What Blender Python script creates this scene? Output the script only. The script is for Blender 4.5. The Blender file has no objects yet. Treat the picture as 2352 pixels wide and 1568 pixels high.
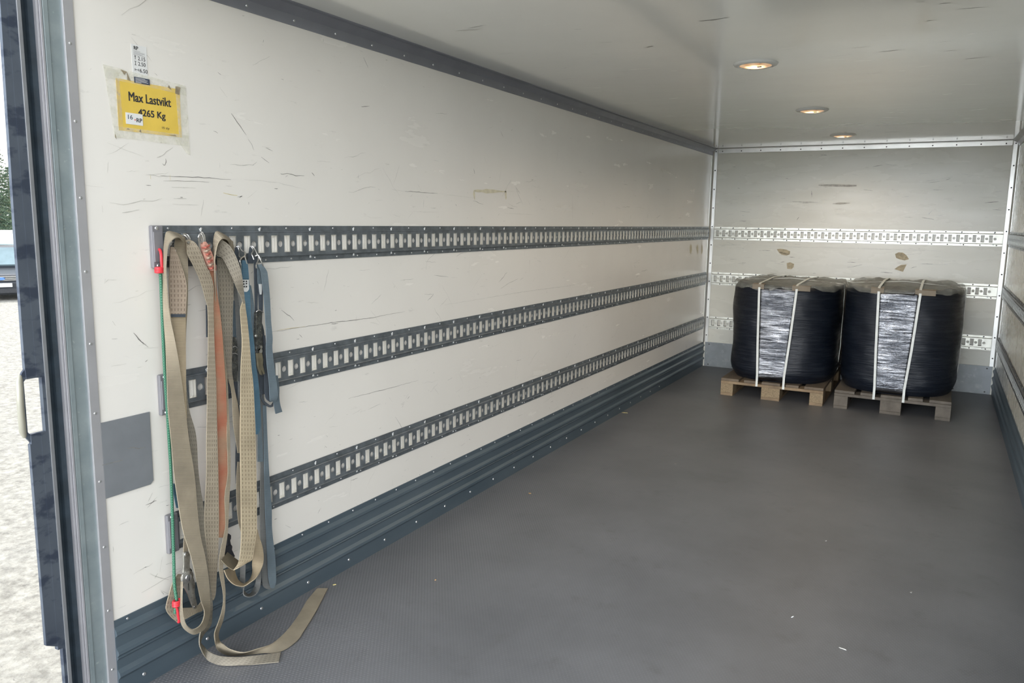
import bpy, bmesh, math, random
from mathutils import Vector, Matrix
random.seed(7)
SC = bpy.context.scene
C = SC.collection
PI = math.pi

# ---------------------------------------------------------------- camera
FPX = 1801.47                      # focal length in pixels of the 2352 x 1568 frame
CAM = Vector((2.0181, -1.2022, 1.4085))
R0 = ((0.87768, 0.47892, 0.01514), (0.08600, -0.12657, -0.98822), (-0.47144, 0.86865, -0.15228))
rx, ry, rz = (Vector(r) for r in R0)
rz.normalize(); rx = (rx - rz * rx.dot(rz)).normalized(); ry = rz.cross(rx)
cd = bpy.data.cameras.new('camera'); cam = bpy.data.objects.new('camera', cd); C.objects.link(cam)
cd.sensor_width = 36.0; cd.lens = FPX / 2352 * 36; cd.clip_start = 0.02; cd.clip_end = 500
m = Matrix((rx, -ry, -rz)).transposed().to_4x4(); m.translation = CAM
cam.matrix_world = m
SC.camera = cam

# ---------------------------------------------------------------- light
SC.view_settings.view_transform = 'Standard'; SC.view_settings.look = 'None'
SC.view_settings.gamma = 1; SC.view_settings.use_curve_mapping = False
SC.view_settings.exposure = 0.95
SC.cycles.max_bounces = 16; SC.cycles.diffuse_bounces = 12; SC.cycles.glossy_bounces = 8; SC.cycles.transparent_max_bounces = 12
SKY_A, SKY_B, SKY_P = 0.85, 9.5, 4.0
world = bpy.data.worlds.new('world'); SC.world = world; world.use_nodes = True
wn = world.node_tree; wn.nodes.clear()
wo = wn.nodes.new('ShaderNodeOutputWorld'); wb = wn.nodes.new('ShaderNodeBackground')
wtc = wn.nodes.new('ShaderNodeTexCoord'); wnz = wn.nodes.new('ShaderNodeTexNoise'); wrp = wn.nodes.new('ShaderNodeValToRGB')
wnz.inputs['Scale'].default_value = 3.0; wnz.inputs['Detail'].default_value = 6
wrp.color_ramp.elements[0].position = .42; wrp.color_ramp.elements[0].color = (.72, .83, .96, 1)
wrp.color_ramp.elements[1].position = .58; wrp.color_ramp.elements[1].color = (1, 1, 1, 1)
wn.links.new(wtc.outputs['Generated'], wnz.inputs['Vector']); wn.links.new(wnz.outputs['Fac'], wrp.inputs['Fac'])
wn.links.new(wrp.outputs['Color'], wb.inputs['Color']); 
# added glow low in the sky behind the truck (towards -y), lights the inside
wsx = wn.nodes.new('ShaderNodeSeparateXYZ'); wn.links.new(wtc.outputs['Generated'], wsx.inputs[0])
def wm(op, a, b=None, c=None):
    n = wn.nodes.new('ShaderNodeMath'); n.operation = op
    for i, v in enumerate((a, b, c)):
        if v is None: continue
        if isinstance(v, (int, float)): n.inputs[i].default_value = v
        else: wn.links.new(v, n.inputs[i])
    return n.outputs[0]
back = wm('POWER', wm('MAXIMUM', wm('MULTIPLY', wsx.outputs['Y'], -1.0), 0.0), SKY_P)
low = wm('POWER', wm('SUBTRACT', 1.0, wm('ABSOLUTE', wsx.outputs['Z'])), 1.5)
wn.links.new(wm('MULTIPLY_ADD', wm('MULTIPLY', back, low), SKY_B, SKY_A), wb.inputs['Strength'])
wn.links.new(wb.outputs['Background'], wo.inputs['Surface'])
sl = bpy.data.lights.new('sun', 'SUN'); sl.energy = 1.9; sl.angle = math.radians(1.5); sl.color = (1, .96, .9)
sun = bpy.data.objects.new('sun', sl); C.objects.link(sun)
sun.rotation_euler = Vector((-0.55, 0.45, 1.0)).to_track_quat('Z', 'Y').to_euler()

# ---------------------------------------------------------------- helpers
def tag(o, label=None, cat=None, group=None, kind=None):
    if label: o['label'] = label
    if cat: o['category'] = cat
    if group: o['group'] = group
    if kind: o['kind'] = kind
    return o

def thing(name, label, cat, loc=(0, 0, 0), group=None):
    o = bpy.data.objects.new(name, None); C.objects.link(o); o.location = loc
    o.empty_display_size = .05
    return tag(o, label, cat, group)

def hit(px, py, off=0.0, ax=0):
    d = (rx * ((px - 1176) / FPX) + ry * ((py - 784) / FPX) + rz)
    t = (off - CAM[ax]) / d[ax]
    return CAM + d * t

class MB:
    def __init__(s): s.v = []; s.f = []; s.uv = {}; s.mi = {}
    def box(s, a, b, mi=0):
        n = len(s.v); x0, y0, z0 = a; x1, y1, z1 = b
        s.v += [(x0,y0,z0),(x1,y0,z0),(x1,y1,z0),(x0,y1,z0),(x0,y0,z1),(x1,y0,z1),(x1,y1,z1),(x0,y1,z1)]
        for q in ((0,3,2,1),(4,5,6,7),(0,1,5,4),(1,2,6,5),(2,3,7,6),(3,0,4,7)):
            if mi: s.mi[len(s.f)] = mi
            s.f.append(tuple(n + i for i in q))
        return s
    def prism(s, pts, ax, a, b, mi=0):
        """closed polygon of 2D pts extruded along axis ax from a to b (other axes in xyz order)"""
        n = len(s.v); k = len(pts)
        for t in (a, b):
            for p in pts:
                q = list(p); q.insert(ax, t); s.v.append(tuple(q))
        if mi: s.mi[len(s.f)] = mi
        s.f.append(tuple(n + i for i in reversed(range(k))))
        if mi: s.mi[len(s.f)] = mi
        s.f.append(tuple(n + k + i for i in range(k)))
        for i in range(k):
            j = (i + 1) % k
            if mi: s.mi[len(s.f)] = mi
            s.f.append((n + i, n + j, n + k + j, n + k + i))
        return s
    def open_prism(s, pts, ax, a, b):
        n = len(s.v); k = len(pts)
        for t in (a, b):
            for p in pts:
                q = list(p); q.insert(ax, t); s.v.append(tuple(q))
        for i in range(k - 1): s.f.append((n + i, n + i + 1, n + k + i + 1, n + k + i))
        return s
    def tube(s, pts, r, seg=8, closed=False):
        pts = [Vector(p) for p in pts]; n0 = len(s.v); N = len(pts); up = Vector((.31, .2, .93)).normalized()
        rr = r if isinstance(r, (list, tuple)) else [r] * N
        for i, p in enumerate(pts):
            a = pts[i - 1] if (i or closed) else p; b = pts[(i + 1) % N] if (i < N - 1 or closed) else p
            t = (b - a).normalized(); u = up - t * up.dot(t)
            if u.length < .05: u = Vector((1, 0, 0)) - t * t.x
            u.normalize(); up = u; w = t.cross(u)
            for k in range(seg):
                an = 2 * PI * k / seg; s.v.append(tuple(p + (u * math.cos(an) + w * math.sin(an)) * rr[i]))
        for i in range(N if closed else N - 1):
            for k in range(seg):
                j = (i + 1) % N; l = (k + 1) % seg
                s.f.append((n0 + i*seg + k, n0 + i*seg + l, n0 + j*seg + l, n0 + j*seg + k))
        if not closed:
            s.f.append(tuple(n0 + k for k in reversed(range(seg)))); s.f.append(tuple(n0 + (N-1)*seg + k for k in range(seg)))
        return s
    def lathe(s, prof, cen=(0, 0, 0), seg=24, ax=2, sgn=1):
        """prof: (r, h) list"""
        n0 = len(s.v); k = len(prof)
        for i in range(seg):
            a = 2 * PI * i / seg
            for r, h in prof:
                q = [r * math.cos(a), r * math.sin(a)]; q.insert(ax, h * sgn)
                s.v.append(tuple(q[j] + cen[j] for j in range(3)))
        for i in range(seg):
            j = (i + 1) % seg
            for l in range(k - 1): s.f.append((n0 + i*k + l, n0 + j*k + l, n0 + j*k + l + 1, n0 + i*k + l + 1))
        return s
    def build(s, name, mat, parent=None, smooth=False, bevel=0, solid=0):
        me = bpy.data.meshes.new(name); me.from_pydata(s.v, [], s.f)
        for mm in (mat if isinstance(mat, (list, tuple)) else [mat]): me.materials.append(mm)
        for i, mi in s.mi.items(): me.polygons[i].material_index = mi
        bm = bmesh.new(); bm.from_mesh(me); bmesh.ops.recalc_face_normals(bm, faces=bm.faces); bm.to_mesh(me); bm.free()
        if smooth:
            for p in me.polygons: p.use_smooth = True
            try: me.set_sharp_from_angle(angle=math.radians(42))
            except Exception: pass
        o = bpy.data.objects.new(name, me); C.objects.link(o)
        if parent:
            o.parent = parent; o.matrix_parent_inverse = Matrix.Translation(-world_loc(parent))
        if bevel:
            b = o.modifiers.new('bevel', 'BEVEL'); b.width = bevel; b.segments = 2; b.limit_method = 'ANGLE'
        if solid:
            b = o.modifiers.new('solid', 'SOLIDIFY'); b.thickness = solid; b.offset = 0
        return o

def world_loc(o):
    l = Vector(o.location)
    p = o.parent
    while p is not None:
        l += Vector(p.location) if p.matrix_parent_inverse == Matrix.Identity(4) else Vector((0,0,0)); p = p.parent
    # parts are built in world coordinates: their own location stays zero, the inverse cancels the thing's
    if o.parent is not None and o.type == 'MESH': return Vector((0, 0, 0))
    return Vector(o.location)

# ---------------------------------------------------------------- materials
class NT:
    def __init__(s, name):
        s.m = bpy.data.materials.new(name); s.m.use_nodes = True; s.t = s.m.node_tree
        s.b = s.t.nodes['Principled BSDF']; s.tc = s.t.nodes.new('ShaderNodeTexCoord')
    def n(s, ty, **kw):
        n = s.t.nodes.new(ty)
        for k, v in kw.items():
            if k in n.inputs: n.inputs[k].default_value = v
            else: setattr(n, k, v)
        return n
    def l(s, a, b): s.t.links.new(a, b)
    def noise(s, scale, detail=4, vec='Object', stretch=None, rough=.55):
        n = s.n('ShaderNodeTexNoise', Scale=scale, Detail=detail, Roughness=rough)
        src = s.tc.outputs[vec]
        if stretch:
            mp = s.n('ShaderNodeMapping'); mp.inputs['Scale'].default_value = stretch; s.l(src, mp.inputs['Vector']); src = mp.outputs['Vector']
        s.l(src, n.inputs['Vector']); return n.outputs['Fac']
    def ramp(s, fac, p0, p1, c0=(0,0,0), c1=(1,1,1)):
        r = s.n('ShaderNodeValToRGB'); e = r.color_ramp.elements
        e[0].position = p0; e[0].color = (*c0, 1); e[1].position = p1; e[1].color = (*c1, 1)
        s.l(fac, r.inputs['Fac']); return r.outputs['Color']
    def mix(s, fac, a, b):
        x = s.n('ShaderNodeMix', data_type='RGBA')
        for sock, v in ((x.inputs[0], fac), (x.inputs[6], a), (x.inputs[7], b)):
            if isinstance(v, (int, float)): sock.default_value = v
            elif isinstance(v, tuple): sock.default_value = (*v, 1)
            else: s.l(v, sock)
        return x.outputs[2]
    def math(s, op, a, b=None):
        x = s.n('ShaderNodeMath', operation=op)
        for i, v in enumerate((a, b)):
            if v is None: continue
            if isinstance(v, (int, float)): x.inputs[i].default_value = v
            else: s.l(v, x.inputs[i])
        return x.outputs[0]
    def set(s, col=None, rough=None, metal=None, spec=None, coat=None, coatr=None):
        for k, v in (('Base Color', col), ('Roughness', rough), ('Metallic', metal), ('Specular IOR Level', spec), ('Coat Weight', coat), ('Coat Roughness', coatr)):
            if v is None: continue
            if isinstance(v, tuple): s.b.inputs[k].default_value = (*v, 1)
            elif isinstance(v, (int, float)): s.b.inputs[k].default_value = v
            else: s.l(v, s.b.inputs[k])
        return s
    def bump(s, h, strength=.3, dist=.002):
        b = s.n('ShaderNodeBump'); b.inputs['Strength'].default_value = strength; b.inputs['Distance'].default_value = dist
        s.l(h, b.inputs['Height']); s.l(b.outputs['Normal'], s.b.inputs['Normal']); return s

def plain(name, col, rough=.5, metal=0., var=.12, scale=20, bump=0, spec=.5, dirt=None):
    t = NT(name)
    dark = tuple(c * (1 - var) for c in col); lite = tuple(min(1, c * (1 + var)) for c in col)
    c = t.ramp(t.noise(scale, 5), .35, .65, dark, lite)
    if dirt: c = t.mix(t.ramp(t.noise(scale * 2.7, 8), .55, .72), c, dirt)
    t.set(c, rough, metal, spec)
    if bump: t.bump(t.noise(scale * 6, 4), bump, .001)
    return t.m

def grp_wall(name, base, stretch, rough=.2, smudge=.5, tint=(.62,.58,.5), coat=0):
    t = NT(name)
    a = t.ramp(t.noise(1.3, 4), .35, .65, tuple(c * .95 for c in base), base)
    s1 = t.ramp(t.noise(6, 8, stretch=stretch, rough=.65), .50, .92)         # long smears
    s2 = t.ramp(t.noise(34, 10, stretch=stretch, rough=.75), .62, .74)        # fine scuffs
    c = t.mix(t.math('MULTIPLY', s1, .06 * smudge), a, tint)
    c = t.mix(t.math('MULTIPLY', s2, .55 * smudge), c, (.30, .29, .27))
    r = t.ramp(t.noise(9, 6, stretch=stretch), .3, .75, (rough,)*3, (rough + (.04 if coat else .07),)*3)
    t.set(c, r, 0, .5)
    t.bump(t.noise(2.2, 3), .12, .01)
    if coat: t.set(coat=coat, coatr=.1)
    return t.m

M = {}
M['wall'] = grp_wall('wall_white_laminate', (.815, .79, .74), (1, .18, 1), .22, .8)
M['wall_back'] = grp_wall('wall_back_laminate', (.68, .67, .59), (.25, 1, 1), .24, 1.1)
M['ceiling'] = grp_wall('ceiling_laminate', (.90, .91, .865), (.3, 1, 1), .10, .3, coat=.8)
M['galv'] = plain('galvanised_dull', (.30, .345, .36), .48, .35, .12, 14, 0, .5, (.42, .46, .47))
M['alu'] = plain('aluminium_trim', (.50, .50, .52), .42, .55, .05, 8)
M['alu_bright'] = plain('aluminium_bright', (.66, .66, .63), .3, .6, .05, 8)
M['rail'] = plain('rail_zinc_shaded', (.165, .188, .206), .42, .45, .22, 22, 0, .5, (.20, .22, .235))  # same zinc as the back rails, its dimmer reflection put into the colour
M['rail_back'] = plain('rail_zinc_lit', (.58, .58, .52), .34, .7, .14, 12, 0, .5, (.42, .41, .36))  # same zinc facing the opening, its brightness put into the colour
M['rail_right'] = plain('rail_zinc_side_shaded', (.13, .135, .14), .36, .6, .2, 16)  # same zinc on the right wall, shade put into the colour
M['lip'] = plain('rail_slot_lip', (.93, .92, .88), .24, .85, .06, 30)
M['lip_back'] = plain('rail_slot_lip_shaded', (.10, .10, .09), .3, .8, .06, 30)  # same lip in a dark colour, painted shade round the slots
M['rivet'] = plain('rivet_steel', (.62, .63, .64), .28, .8, .05, 30)
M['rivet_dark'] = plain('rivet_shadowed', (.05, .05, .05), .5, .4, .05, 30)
M['steel'] = plain('ratchet_steel', (.50, .49, .45), .32, .85, .18, 40, 0, .5, (.28, .25, .2))
M['steel_wire'] = plain('hook_wire', (.55, .54, .52), .25, .9, .12, 30)
M['steel_dark'] = plain('ratchet_dark', (.10, .105, .10), .45, .6, .4, 60, .3, .5, (.28, .26, .2))
M['plate_grey'] = plain('grey_plastic_plate', (.19, .203, .218), .42, 0, .06, 10)
M['endcap'] = plain('end_cap_grey', (.21, .208, .225), .45, .1, .05, 12)
M['rubber'] = plain('black_rubber', (.030, .045, .060), .5, 0, .25, 18)
M['red'] = plain('red_plastic', (.62, .035, .05), .4, 0, .1, 20)
M['black_plastic'] = plain('black_plastic', (.025, .027, .032), .45, 0, .2, 25)
M['card'] = plain('cardboard', (.24, .20, .15), .8, 0, .12, 18)
M['band'] = plain('strapping_band', (.72, .74, .70), .35, 0, .06, 30)
M['scuff'] = plain('scuff_dark', (.21, .20, .185), .6, 0, .3, 60)
M['scuff_grey'] = plain('scuff_grey', (.50, .49, .45), .6, 0, .15, 60)
M['scuff_yellow'] = plain('scuff_yellow', (.62, .52, .22), .6, 0, .15, 60)
M['glue'] = plain('glue_stain', (.47, .40, .27), .6, 0, .2, 40)
M['glue_pale'] = plain('glue_pale', (.62, .58, .44), .6, 0, .1, 40)
M['ink'] = plain('ink_black', (.035, .035, .04), .5, 0, .05, 10)
M['ink_navy'] = plain('ink_navy', (.05, .065, .10), .5, 0, .05, 10)
M['ink_grey'] = plain('ink_grey', (.35, .35, .36), .5, 0, .05, 10)
M['paper_white'] = plain('sticker_white', (.74, .75, .74), .45, 0, .03, 10)
M['paper_yellow'] = plain('paper_yellow', (.74, .53, .095), .35, 0, .05, 14)
M['chip'] = plain('wood_chip', (.42, .25, .10), .7, 0, .2, 80)

def door_steel():
    t = NT('door_edge_steel')
    c = t.ramp(t.noise(5, 4), .3, .7, (.065, .080, .105), (.10, .118, .145))
    soot = t.ramp(t.noise(11, 4, stretch=(1, 1.2, 2.2)), .51, .60)
    t.set(t.mix(t.math('MULTIPLY', soot, .8), c, (.025, .035, .06)), .5, .25); return t.m
M['door'] = door_steel()

def post_steel():
    t = NT('post_galvanised')
    c = t.ramp(t.noise(11, 6, rough=.6), .35, .7, (.235, .285, .30), (.31, .36, .37))
    sp = t.ramp(t.noise(60, 6), .66, .74)
    t.set(t.mix(t.math('MULTIPLY', sp, .5), c, (.52, .56, .55)), .45, .3); return t.m
M['post'] = post_steel()

def kick():
    t = NT('kick_plate_steel')
    c = t.ramp(t.noise(5, 6, stretch=(1, .2, 1), rough=.6), .3, .72, (.076, .110, .138), (.128, .166, .195))
    sc = t.ramp(t.noise(40, 8, stretch=(1, .25, 1), rough=.7), .65, .74)
    c = t.mix(t.math('MULTIPLY', sc, .5), c, (.32, .36, .37))
    t.set(c, .42, .35); return t.m
M['kick'] = kick()
M['kick_back'] = plain('kick_plate_back', (.20, .215, .225), .42, .35, .08, 9, 0, .5, (.26, .28, .28))

def floor_mat():
    t = NT('floor_anti_slip')
    sx = t.n('ShaderNodeSeparateXYZ'); t.l(t.tc.outputs['Object'], sx.inputs[0])
    X, Y = sx.outputs['X'], sx.outputs['Y']
    P = 2 * PI / .0135
    a = t.math('COSINE', t.math('MULTIPLY', X, P)); b = t.math('COSINE', t.math('MULTIPLY', Y, P / 1.45))
    d = t.ramp(t.math('MULTIPLY', a, b), .18, .62)                       # raised studs
    wear = t.ramp(t.math('ADD', X, t.math('MULTIPLY', t.noise(2.5, 5), .5)), .38, .95)   # trodden smooth away from the wall
    wf = t.math('SUBTRACT', 1.0, t.math('MULTIPLY', wear, .86))
    c = t.ramp(t.noise(1.6, 8, rough=.6), .32, .7, (.120, .123, .131), (.172, .175, .186))
    c = t.mix(t.math('MULTIPLY', t.ramp(t.noise(7, 8, rough=.65), .58, .74), .35), c, (.07, .068, .068))
    c = t.mix(t.math('MULTIPLY', t.math('MULTIPLY', d, wf), .55), c, (.27, .265, .27))
    grit = t.noise(420, 2)
    c = t.mix(t.math('MULTIPLY', t.ramp(grit, .6, .7), .25), c, (.28, .28, .28))
    t.set(c, .46, 0, .6)
    h = t.math('ADD', t.math('MULTIPLY', t.math('MULTIPLY', d, wf), 1.), t.math('MULTIPLY', grit, .25))
    t.bump(h, .6, .0012); return t.m
M['floor'] = floor_mat()

def gravel():
    t = NT('gravel_asphalt')
    a = t.noise(9, 10, rough=.75); v = t.n('ShaderNodeTexVoronoi', Scale=22.); t.l(t.tc.outputs['Object'], v.inputs['Vector'])
    c = t.ramp(a, .36, .60, (.24, .228, .20), (.50, .48, .425))
    c = t.mix(t.math('MULTIPLY', t.ramp(t.noise(1.1, 6), .4, .7), .3), c, (.42, .41, .38))
    c = t.mix(t.math('MULTIPLY', t.ramp(t.noise(30, 8, rough=.8), .58, .66), .8), c, (.13, .13, .13))
    t.set(c, .85, 0, .3); t.bump(t.math('ADD', a, t.math('MULTIPLY', v.outputs['Distance'], .6)), .8, .04); return t.m
M['gravel'] = gravel()

def wood(name, a, b):
    t = NT(name)
    g = t.noise(14, 6, stretch=(1, .15, 1))
    c = t.ramp(g, .3, .7, a, b)
    c = t.mix(t.math('MULTIPLY', t.ramp(t.noise(5, 5), .5, .7), .35), c, (.10, .08, .06))
    t.set(c, .75); t.bump(g, .3, .002); return t.m
M['wood_new'] = wood('pallet_wood_fresh', (.21, .145, .085), (.33, .235, .14))
M['wood_old'] = wood('pallet_wood_grey', (.095, .082, .066), (.165, .14, .112))
M['wood_dark'] = wood('pallet_wood_brown', (.12, .09, .062), (.19, .145, .10))
M['block'] = plain('chipboard_block', (.27, .20, .12), .8, 0, .22, 120)

def webbing(name, base, dash=None, rib=26, stain=(.30, .24, .17), st=.4, redden=None):
    """u across the strap 0..1, v along it in strap widths"""
    t = NT(name)
    sx = t.n('ShaderNodeSeparateXYZ'); t.l(t.tc.outputs['UV'], sx.inputs[0]); U, V = sx.outputs['X'], sx.outputs['Y']
    rb = t.math('SINE', t.math('MULTIPLY', V, rib * 2 * PI / 1.6))
    c = t.ramp(t.noise(14, 5), .3, .7, tuple(x * .86 for x in base), tuple(min(1, x * 1.12) for x in base))
    c = t.mix(t.math('MULTIPLY', t.ramp(t.noise(6, 6), .48, .72), st), c, stain)
    c = t.mix(t.math('MULTIPLY', t.math('ADD', rb, 1.), .12), c, tuple(x * .42 for x in base))
    if redden: c = t.mix(t.ramp(t.noise(7, 3), .42, .62), c, redden)
    if dash:
        cu = t.math('ABSOLUTE', t.math('SUBTRACT', t.math('FRACT', t.math('MULTIPLY', U, 5.0)), .5))
        inu = t.math('LESS_THAN', cu, .10)
        # keep the two selvedges free of stitches
        edge = t.math('LESS_THAN', t.math('ABSOLUTE', t.math('SUBTRACT', U, .5)), .42)
        fv = t.math('LESS_THAN', t.math('FRACT', t.math('MULTIPLY', V, 3.6)), .55)
        k = t.math('MULTIPLY', t.math('MULTIPLY', inu, edge), fv)
        c = t.mix(t.math('MULTIPLY', k, .85), c, dash)
        line = t.math('LESS_THAN', t.math('FRACT', t.math('MULTIPLY', V, 3.6)), .10)
        c = t.mix(t.math('MULTIPLY', line, .10), c, dash)
    t.set(c, .82, 0, .25)
    t.bump(rb, .35, .0008)
    return t.m
M['w_tan'] = webbing('webbing_tan', (.46, .375, .255), stain=(.30, .245, .17))
M['w_brown'] = webbing('webbing_taupe', (.35, .30, .22), stain=(.21, .19, .15))
M['w_light'] = webbing('webbing_pale', (.50, .42, .29), dash=(.19, .15, .10), stain=(.38, .31, .21), st=.25)
M['w_dash'] = webbing('webbing_stitched', (.40, .345, .26), dash=(.13, .105, .08))
M['w_dashd'] = webbing('webbing_stitched_dark', (.275, .25, .20), dash=(.10, .085, .07))
M['w_pink'] = webbing('webbing_pinkish', (.50, .40, .31), dash=(.16, .12, .09))
M['w_orange'] = webbing('webbing_orange', (.50, .285, .18), redden=(.42, .155, .095), st=.45)
M['w_blue'] = webbing('webbing_blue', (.10, .195, .27), stain=(.11, .16, .20), st=.4)
M['w_slate'] = webbing('webbing_slate', (.16, .205, .235), stain=(.10, .13, .16), st=.55)
M['w_slated'] = webbing('webbing_slate_dark', (.085, .10, .12), stain=(.12, .12, .12), st=.5)
M['w_grey'] = webbing('webbing_grey', (.20, .205, .20), stain=(.15, .15, .14), st=.5)
M['w_mud'] = webbing('webbing_mud', (.205, .175, .12), stain=(.16, .115, .065), st=.6)

def cordmat():
    t = NT('bungee_green')
    v = t.n('ShaderNodeTexChecker', Scale=260.); t.l(t.tc.outputs['Object'], v.inputs['Vector'])
    t.set(t.mix(t.math('MULTIPLY', v.outputs['Fac'], .5), (.012, .12, .065), (.15, .30, .21)), .6); return t.m
M['cord'] = cordmat()

def wrap(name, seed, panel=False):
    t = NT(name)
    n1 = t.noise(3.2, 6, stretch=(1.4, 1, 9), rough=.6)
    mp = t.n('ShaderNodeMapping'); mp.inputs['Rotation'].default_value = (0, .55 if not panel else -.5, 0); mp.inputs['Scale'].default_value = (2.2, 1, 26)
    mp.inputs['Location'].default_value = (seed, 0, 0)
    t.l(t.tc.outputs['Object'], mp.inputs['Vector'])
    n2 = t.n('ShaderNodeTexNoise', Scale=2.4, Detail=5, Roughness=.6); t.l(mp.outputs['Vector'], n2.inputs['Vector'])
    h = t.math('ADD', t.math('MULTIPLY', n1, .35 if panel else 1.), t.math('MULTIPLY', n2.outputs['Fac'], 1.0))
    if panel:
        c = t.ramp(n2.outputs['Fac'], .42, .70, (.03, .035, .045), (.52, .53, .56))  # reflected streaks on the film painted into the colour
        c = t.mix(t.math('MULTIPLY', t.ramp(t.noise(4.5, 3), .45, .62), .65), c, (.04, .045, .055))
        t.set(c, .13, .88, .9, .8, .06); t.bump(h, .42, .022)
    else:
        c = t.ramp(n2.outputs['Fac'], .45, .85, (.005, .008, .015), (.022, .027, .036))
        t.set(c, t.ramp(n1, .3, .7, (.28,)*3, (.5,)*3), 0, .35, .18, .18); t.bump(h, .5, .016)
    b = [n for n in t.t.nodes if n.type == 'BUMP'][0]; t.l(b.outputs['Normal'], t.b.inputs['Coat Normal'])
    return t.m
M['wrap'] = wrap('black_stretch_wrap', 0.)
M['wrap_panel'] = wrap('taut_wrap_sheen', 3.7, True)
def film():
    t = NT('clear_film')
    t.set(t.ramp(t.noise(18, 6), .4, .7, (.20, .20, .18), (.42, .42, .37)), .22, 0, .6)
    t.b.inputs['Alpha'].default_value = .52
    t.bump(t.noise(16, 6), .8, .02); return t.m
M['film'] = film()
def tape():
    t = NT('clear_tape'); t.set(t.ramp(t.noise(30, 6), .4, .7, (.80, .79, .67), (.87, .86, .78)), .15, 0, .5)
    t.l(t.ramp(t.noise(40, 6), .4, .7, (.10,)*3, (.36,)*3), t.b.inputs['Alpha']); return t.m
M['tape'] = tape()
def glow(name, col, k):
    t = NT(name); t.set(col, .3); t.b.inputs['Emission Color'].default_value = (*col, 1); t.b.inputs['Emission Strength'].default_value = k; return t.m
def lens_mat():
    t = NT('lamp_lens')
    sx = t.n('ShaderNodeSeparateXYZ'); t.l(t.tc.outputs['Object'], sx.inputs[0])
    an = t.math('ARCTAN2', sx.outputs['Y'], sx.outputs['X']); rb = t.math('ABSOLUTE', t.math('SINE', t.math('MULTIPLY', an, 3.)))
    rr = t.math('SQRT', t.math('ADD', t.math('POWER', sx.outputs['X'], 2.), t.math('POWER', sx.outputs['Y'], 2.)))
    core = t.ramp(rr, .012, .05, (1, 1, 1), (0, 0, 0))
    c = t.mix(rb, (.80, .38, .15), (1., .66, .38))
    t.set((.35, .26, .18), .3)
    t.l(c, t.b.inputs['Emission Color']); t.l(t.math('ADD', .30, t.math('MULTIPLY', core, 2.6)), t.b.inputs['Emission Strength'])
    return t.m
M['lens'] = lens_mat()
M['lamp_white'] = plain('lamp_ring_white', (.72, .73, .70), .35, 0, .03, 20)

# ---------------------------------------------------------------- the setting
W, D, H, KH = 2.50, 6.527, 2.1196, .243
def struct(mb, name, mat, bevel=0, smooth=False):
    o = mb.build(name, mat, None, smooth, bevel); o['kind'] = 'structure'; return o
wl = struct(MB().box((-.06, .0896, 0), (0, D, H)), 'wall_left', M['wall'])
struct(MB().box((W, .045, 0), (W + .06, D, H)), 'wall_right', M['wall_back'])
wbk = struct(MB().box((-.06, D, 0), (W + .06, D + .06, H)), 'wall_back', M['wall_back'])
struct(MB().box((-.06, .0, H), (W + .06, D + .06, H + .06)), 'ceiling', M['ceiling'])
struct(MB().box((-.06, -.04, -.12), (W + .06, D + .06, 0)), 'floor', M['floor'])
g = MB(); g.v = [(-160, -120, -1.1), (120, -120, -1.1), (120, 160, -1.1), (-160, 160, -1.1)]; g.f = [(0, 1, 2, 3)]
struct(g, 'ground', M['gravel'])

def rivet_mesh(r=.0045, h=.0022):
    mb = MB().lathe([(0, h), (r * .45, h), (r * .8, h * .75), (r, 0)], seg=10)
    o = mb.build('rivet', M['rivet'], None, True); me = o.data; bpy.data.objects.remove(o); return me
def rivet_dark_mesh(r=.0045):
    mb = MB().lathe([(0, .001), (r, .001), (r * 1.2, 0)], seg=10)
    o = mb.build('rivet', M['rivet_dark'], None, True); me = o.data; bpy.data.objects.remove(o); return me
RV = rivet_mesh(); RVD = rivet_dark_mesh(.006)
def put(me, name, parent, loc, rot, sc=1):
    o = bpy.data.objects.new(name, me); C.objects.link(o)
    if parent:
        o.parent = parent
        if parent.type == 'EMPTY': loc = Vector(loc) - Vector(parent.location)
    o.location = loc; o.rotation_euler = rot; o.scale = (sc, sc, sc); return o
RX, RXN, RYN, RZN = (0, PI/2, 0), (0, -PI/2, 0), (PI/2, 0, 0), (PI, 0, 0)   # rivet heads facing +x, -x, -y, -z

# kick plates along the foot of the walls
prof = [(.0, .0), (.0, KH), (.004, KH), (.004, KH-.020), (.013, KH-.032), (.015, KH-.042), (.006, KH-.050), (.006, .160), (.016, .150), (.018, .141), (.010, .133),
        (.014, .129), (.006, .120), (.006, .092), (.016, .082), (.018, .072), (.008, .060), (.008, .0)]
k = struct(MB().prism(prof, 1, .117, D), 'baseboard_left', M['kick'], 0)
for i in range(44):
    y = .16 + i * .145
    put(RV, 'rivet', k, (.004, y, KH - .010), RX, .9)
for i in range(22):
    put(RV, 'rivet', k, (.008, .2 + i * .235, .036), RX, 1.4)
kr = [(W - a, b) for a, b in prof]
struct(MB().prism(kr, 1, .117, D), 'baseboard_right', M['kick'])
k = struct(MB().box((.02, D - .006, 0), (W - .02, D, KH)), 'baseboard_back', M['kick_back'], .001)
for i in range(11):
    put(RVD, 'rivet', k, (.06 + i * .238, D - .006, KH - .02), RYN, .9); put(RVD, 'rivet', k, (.06 + i * .238, D - .006, .02), RYN, .9)

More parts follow.
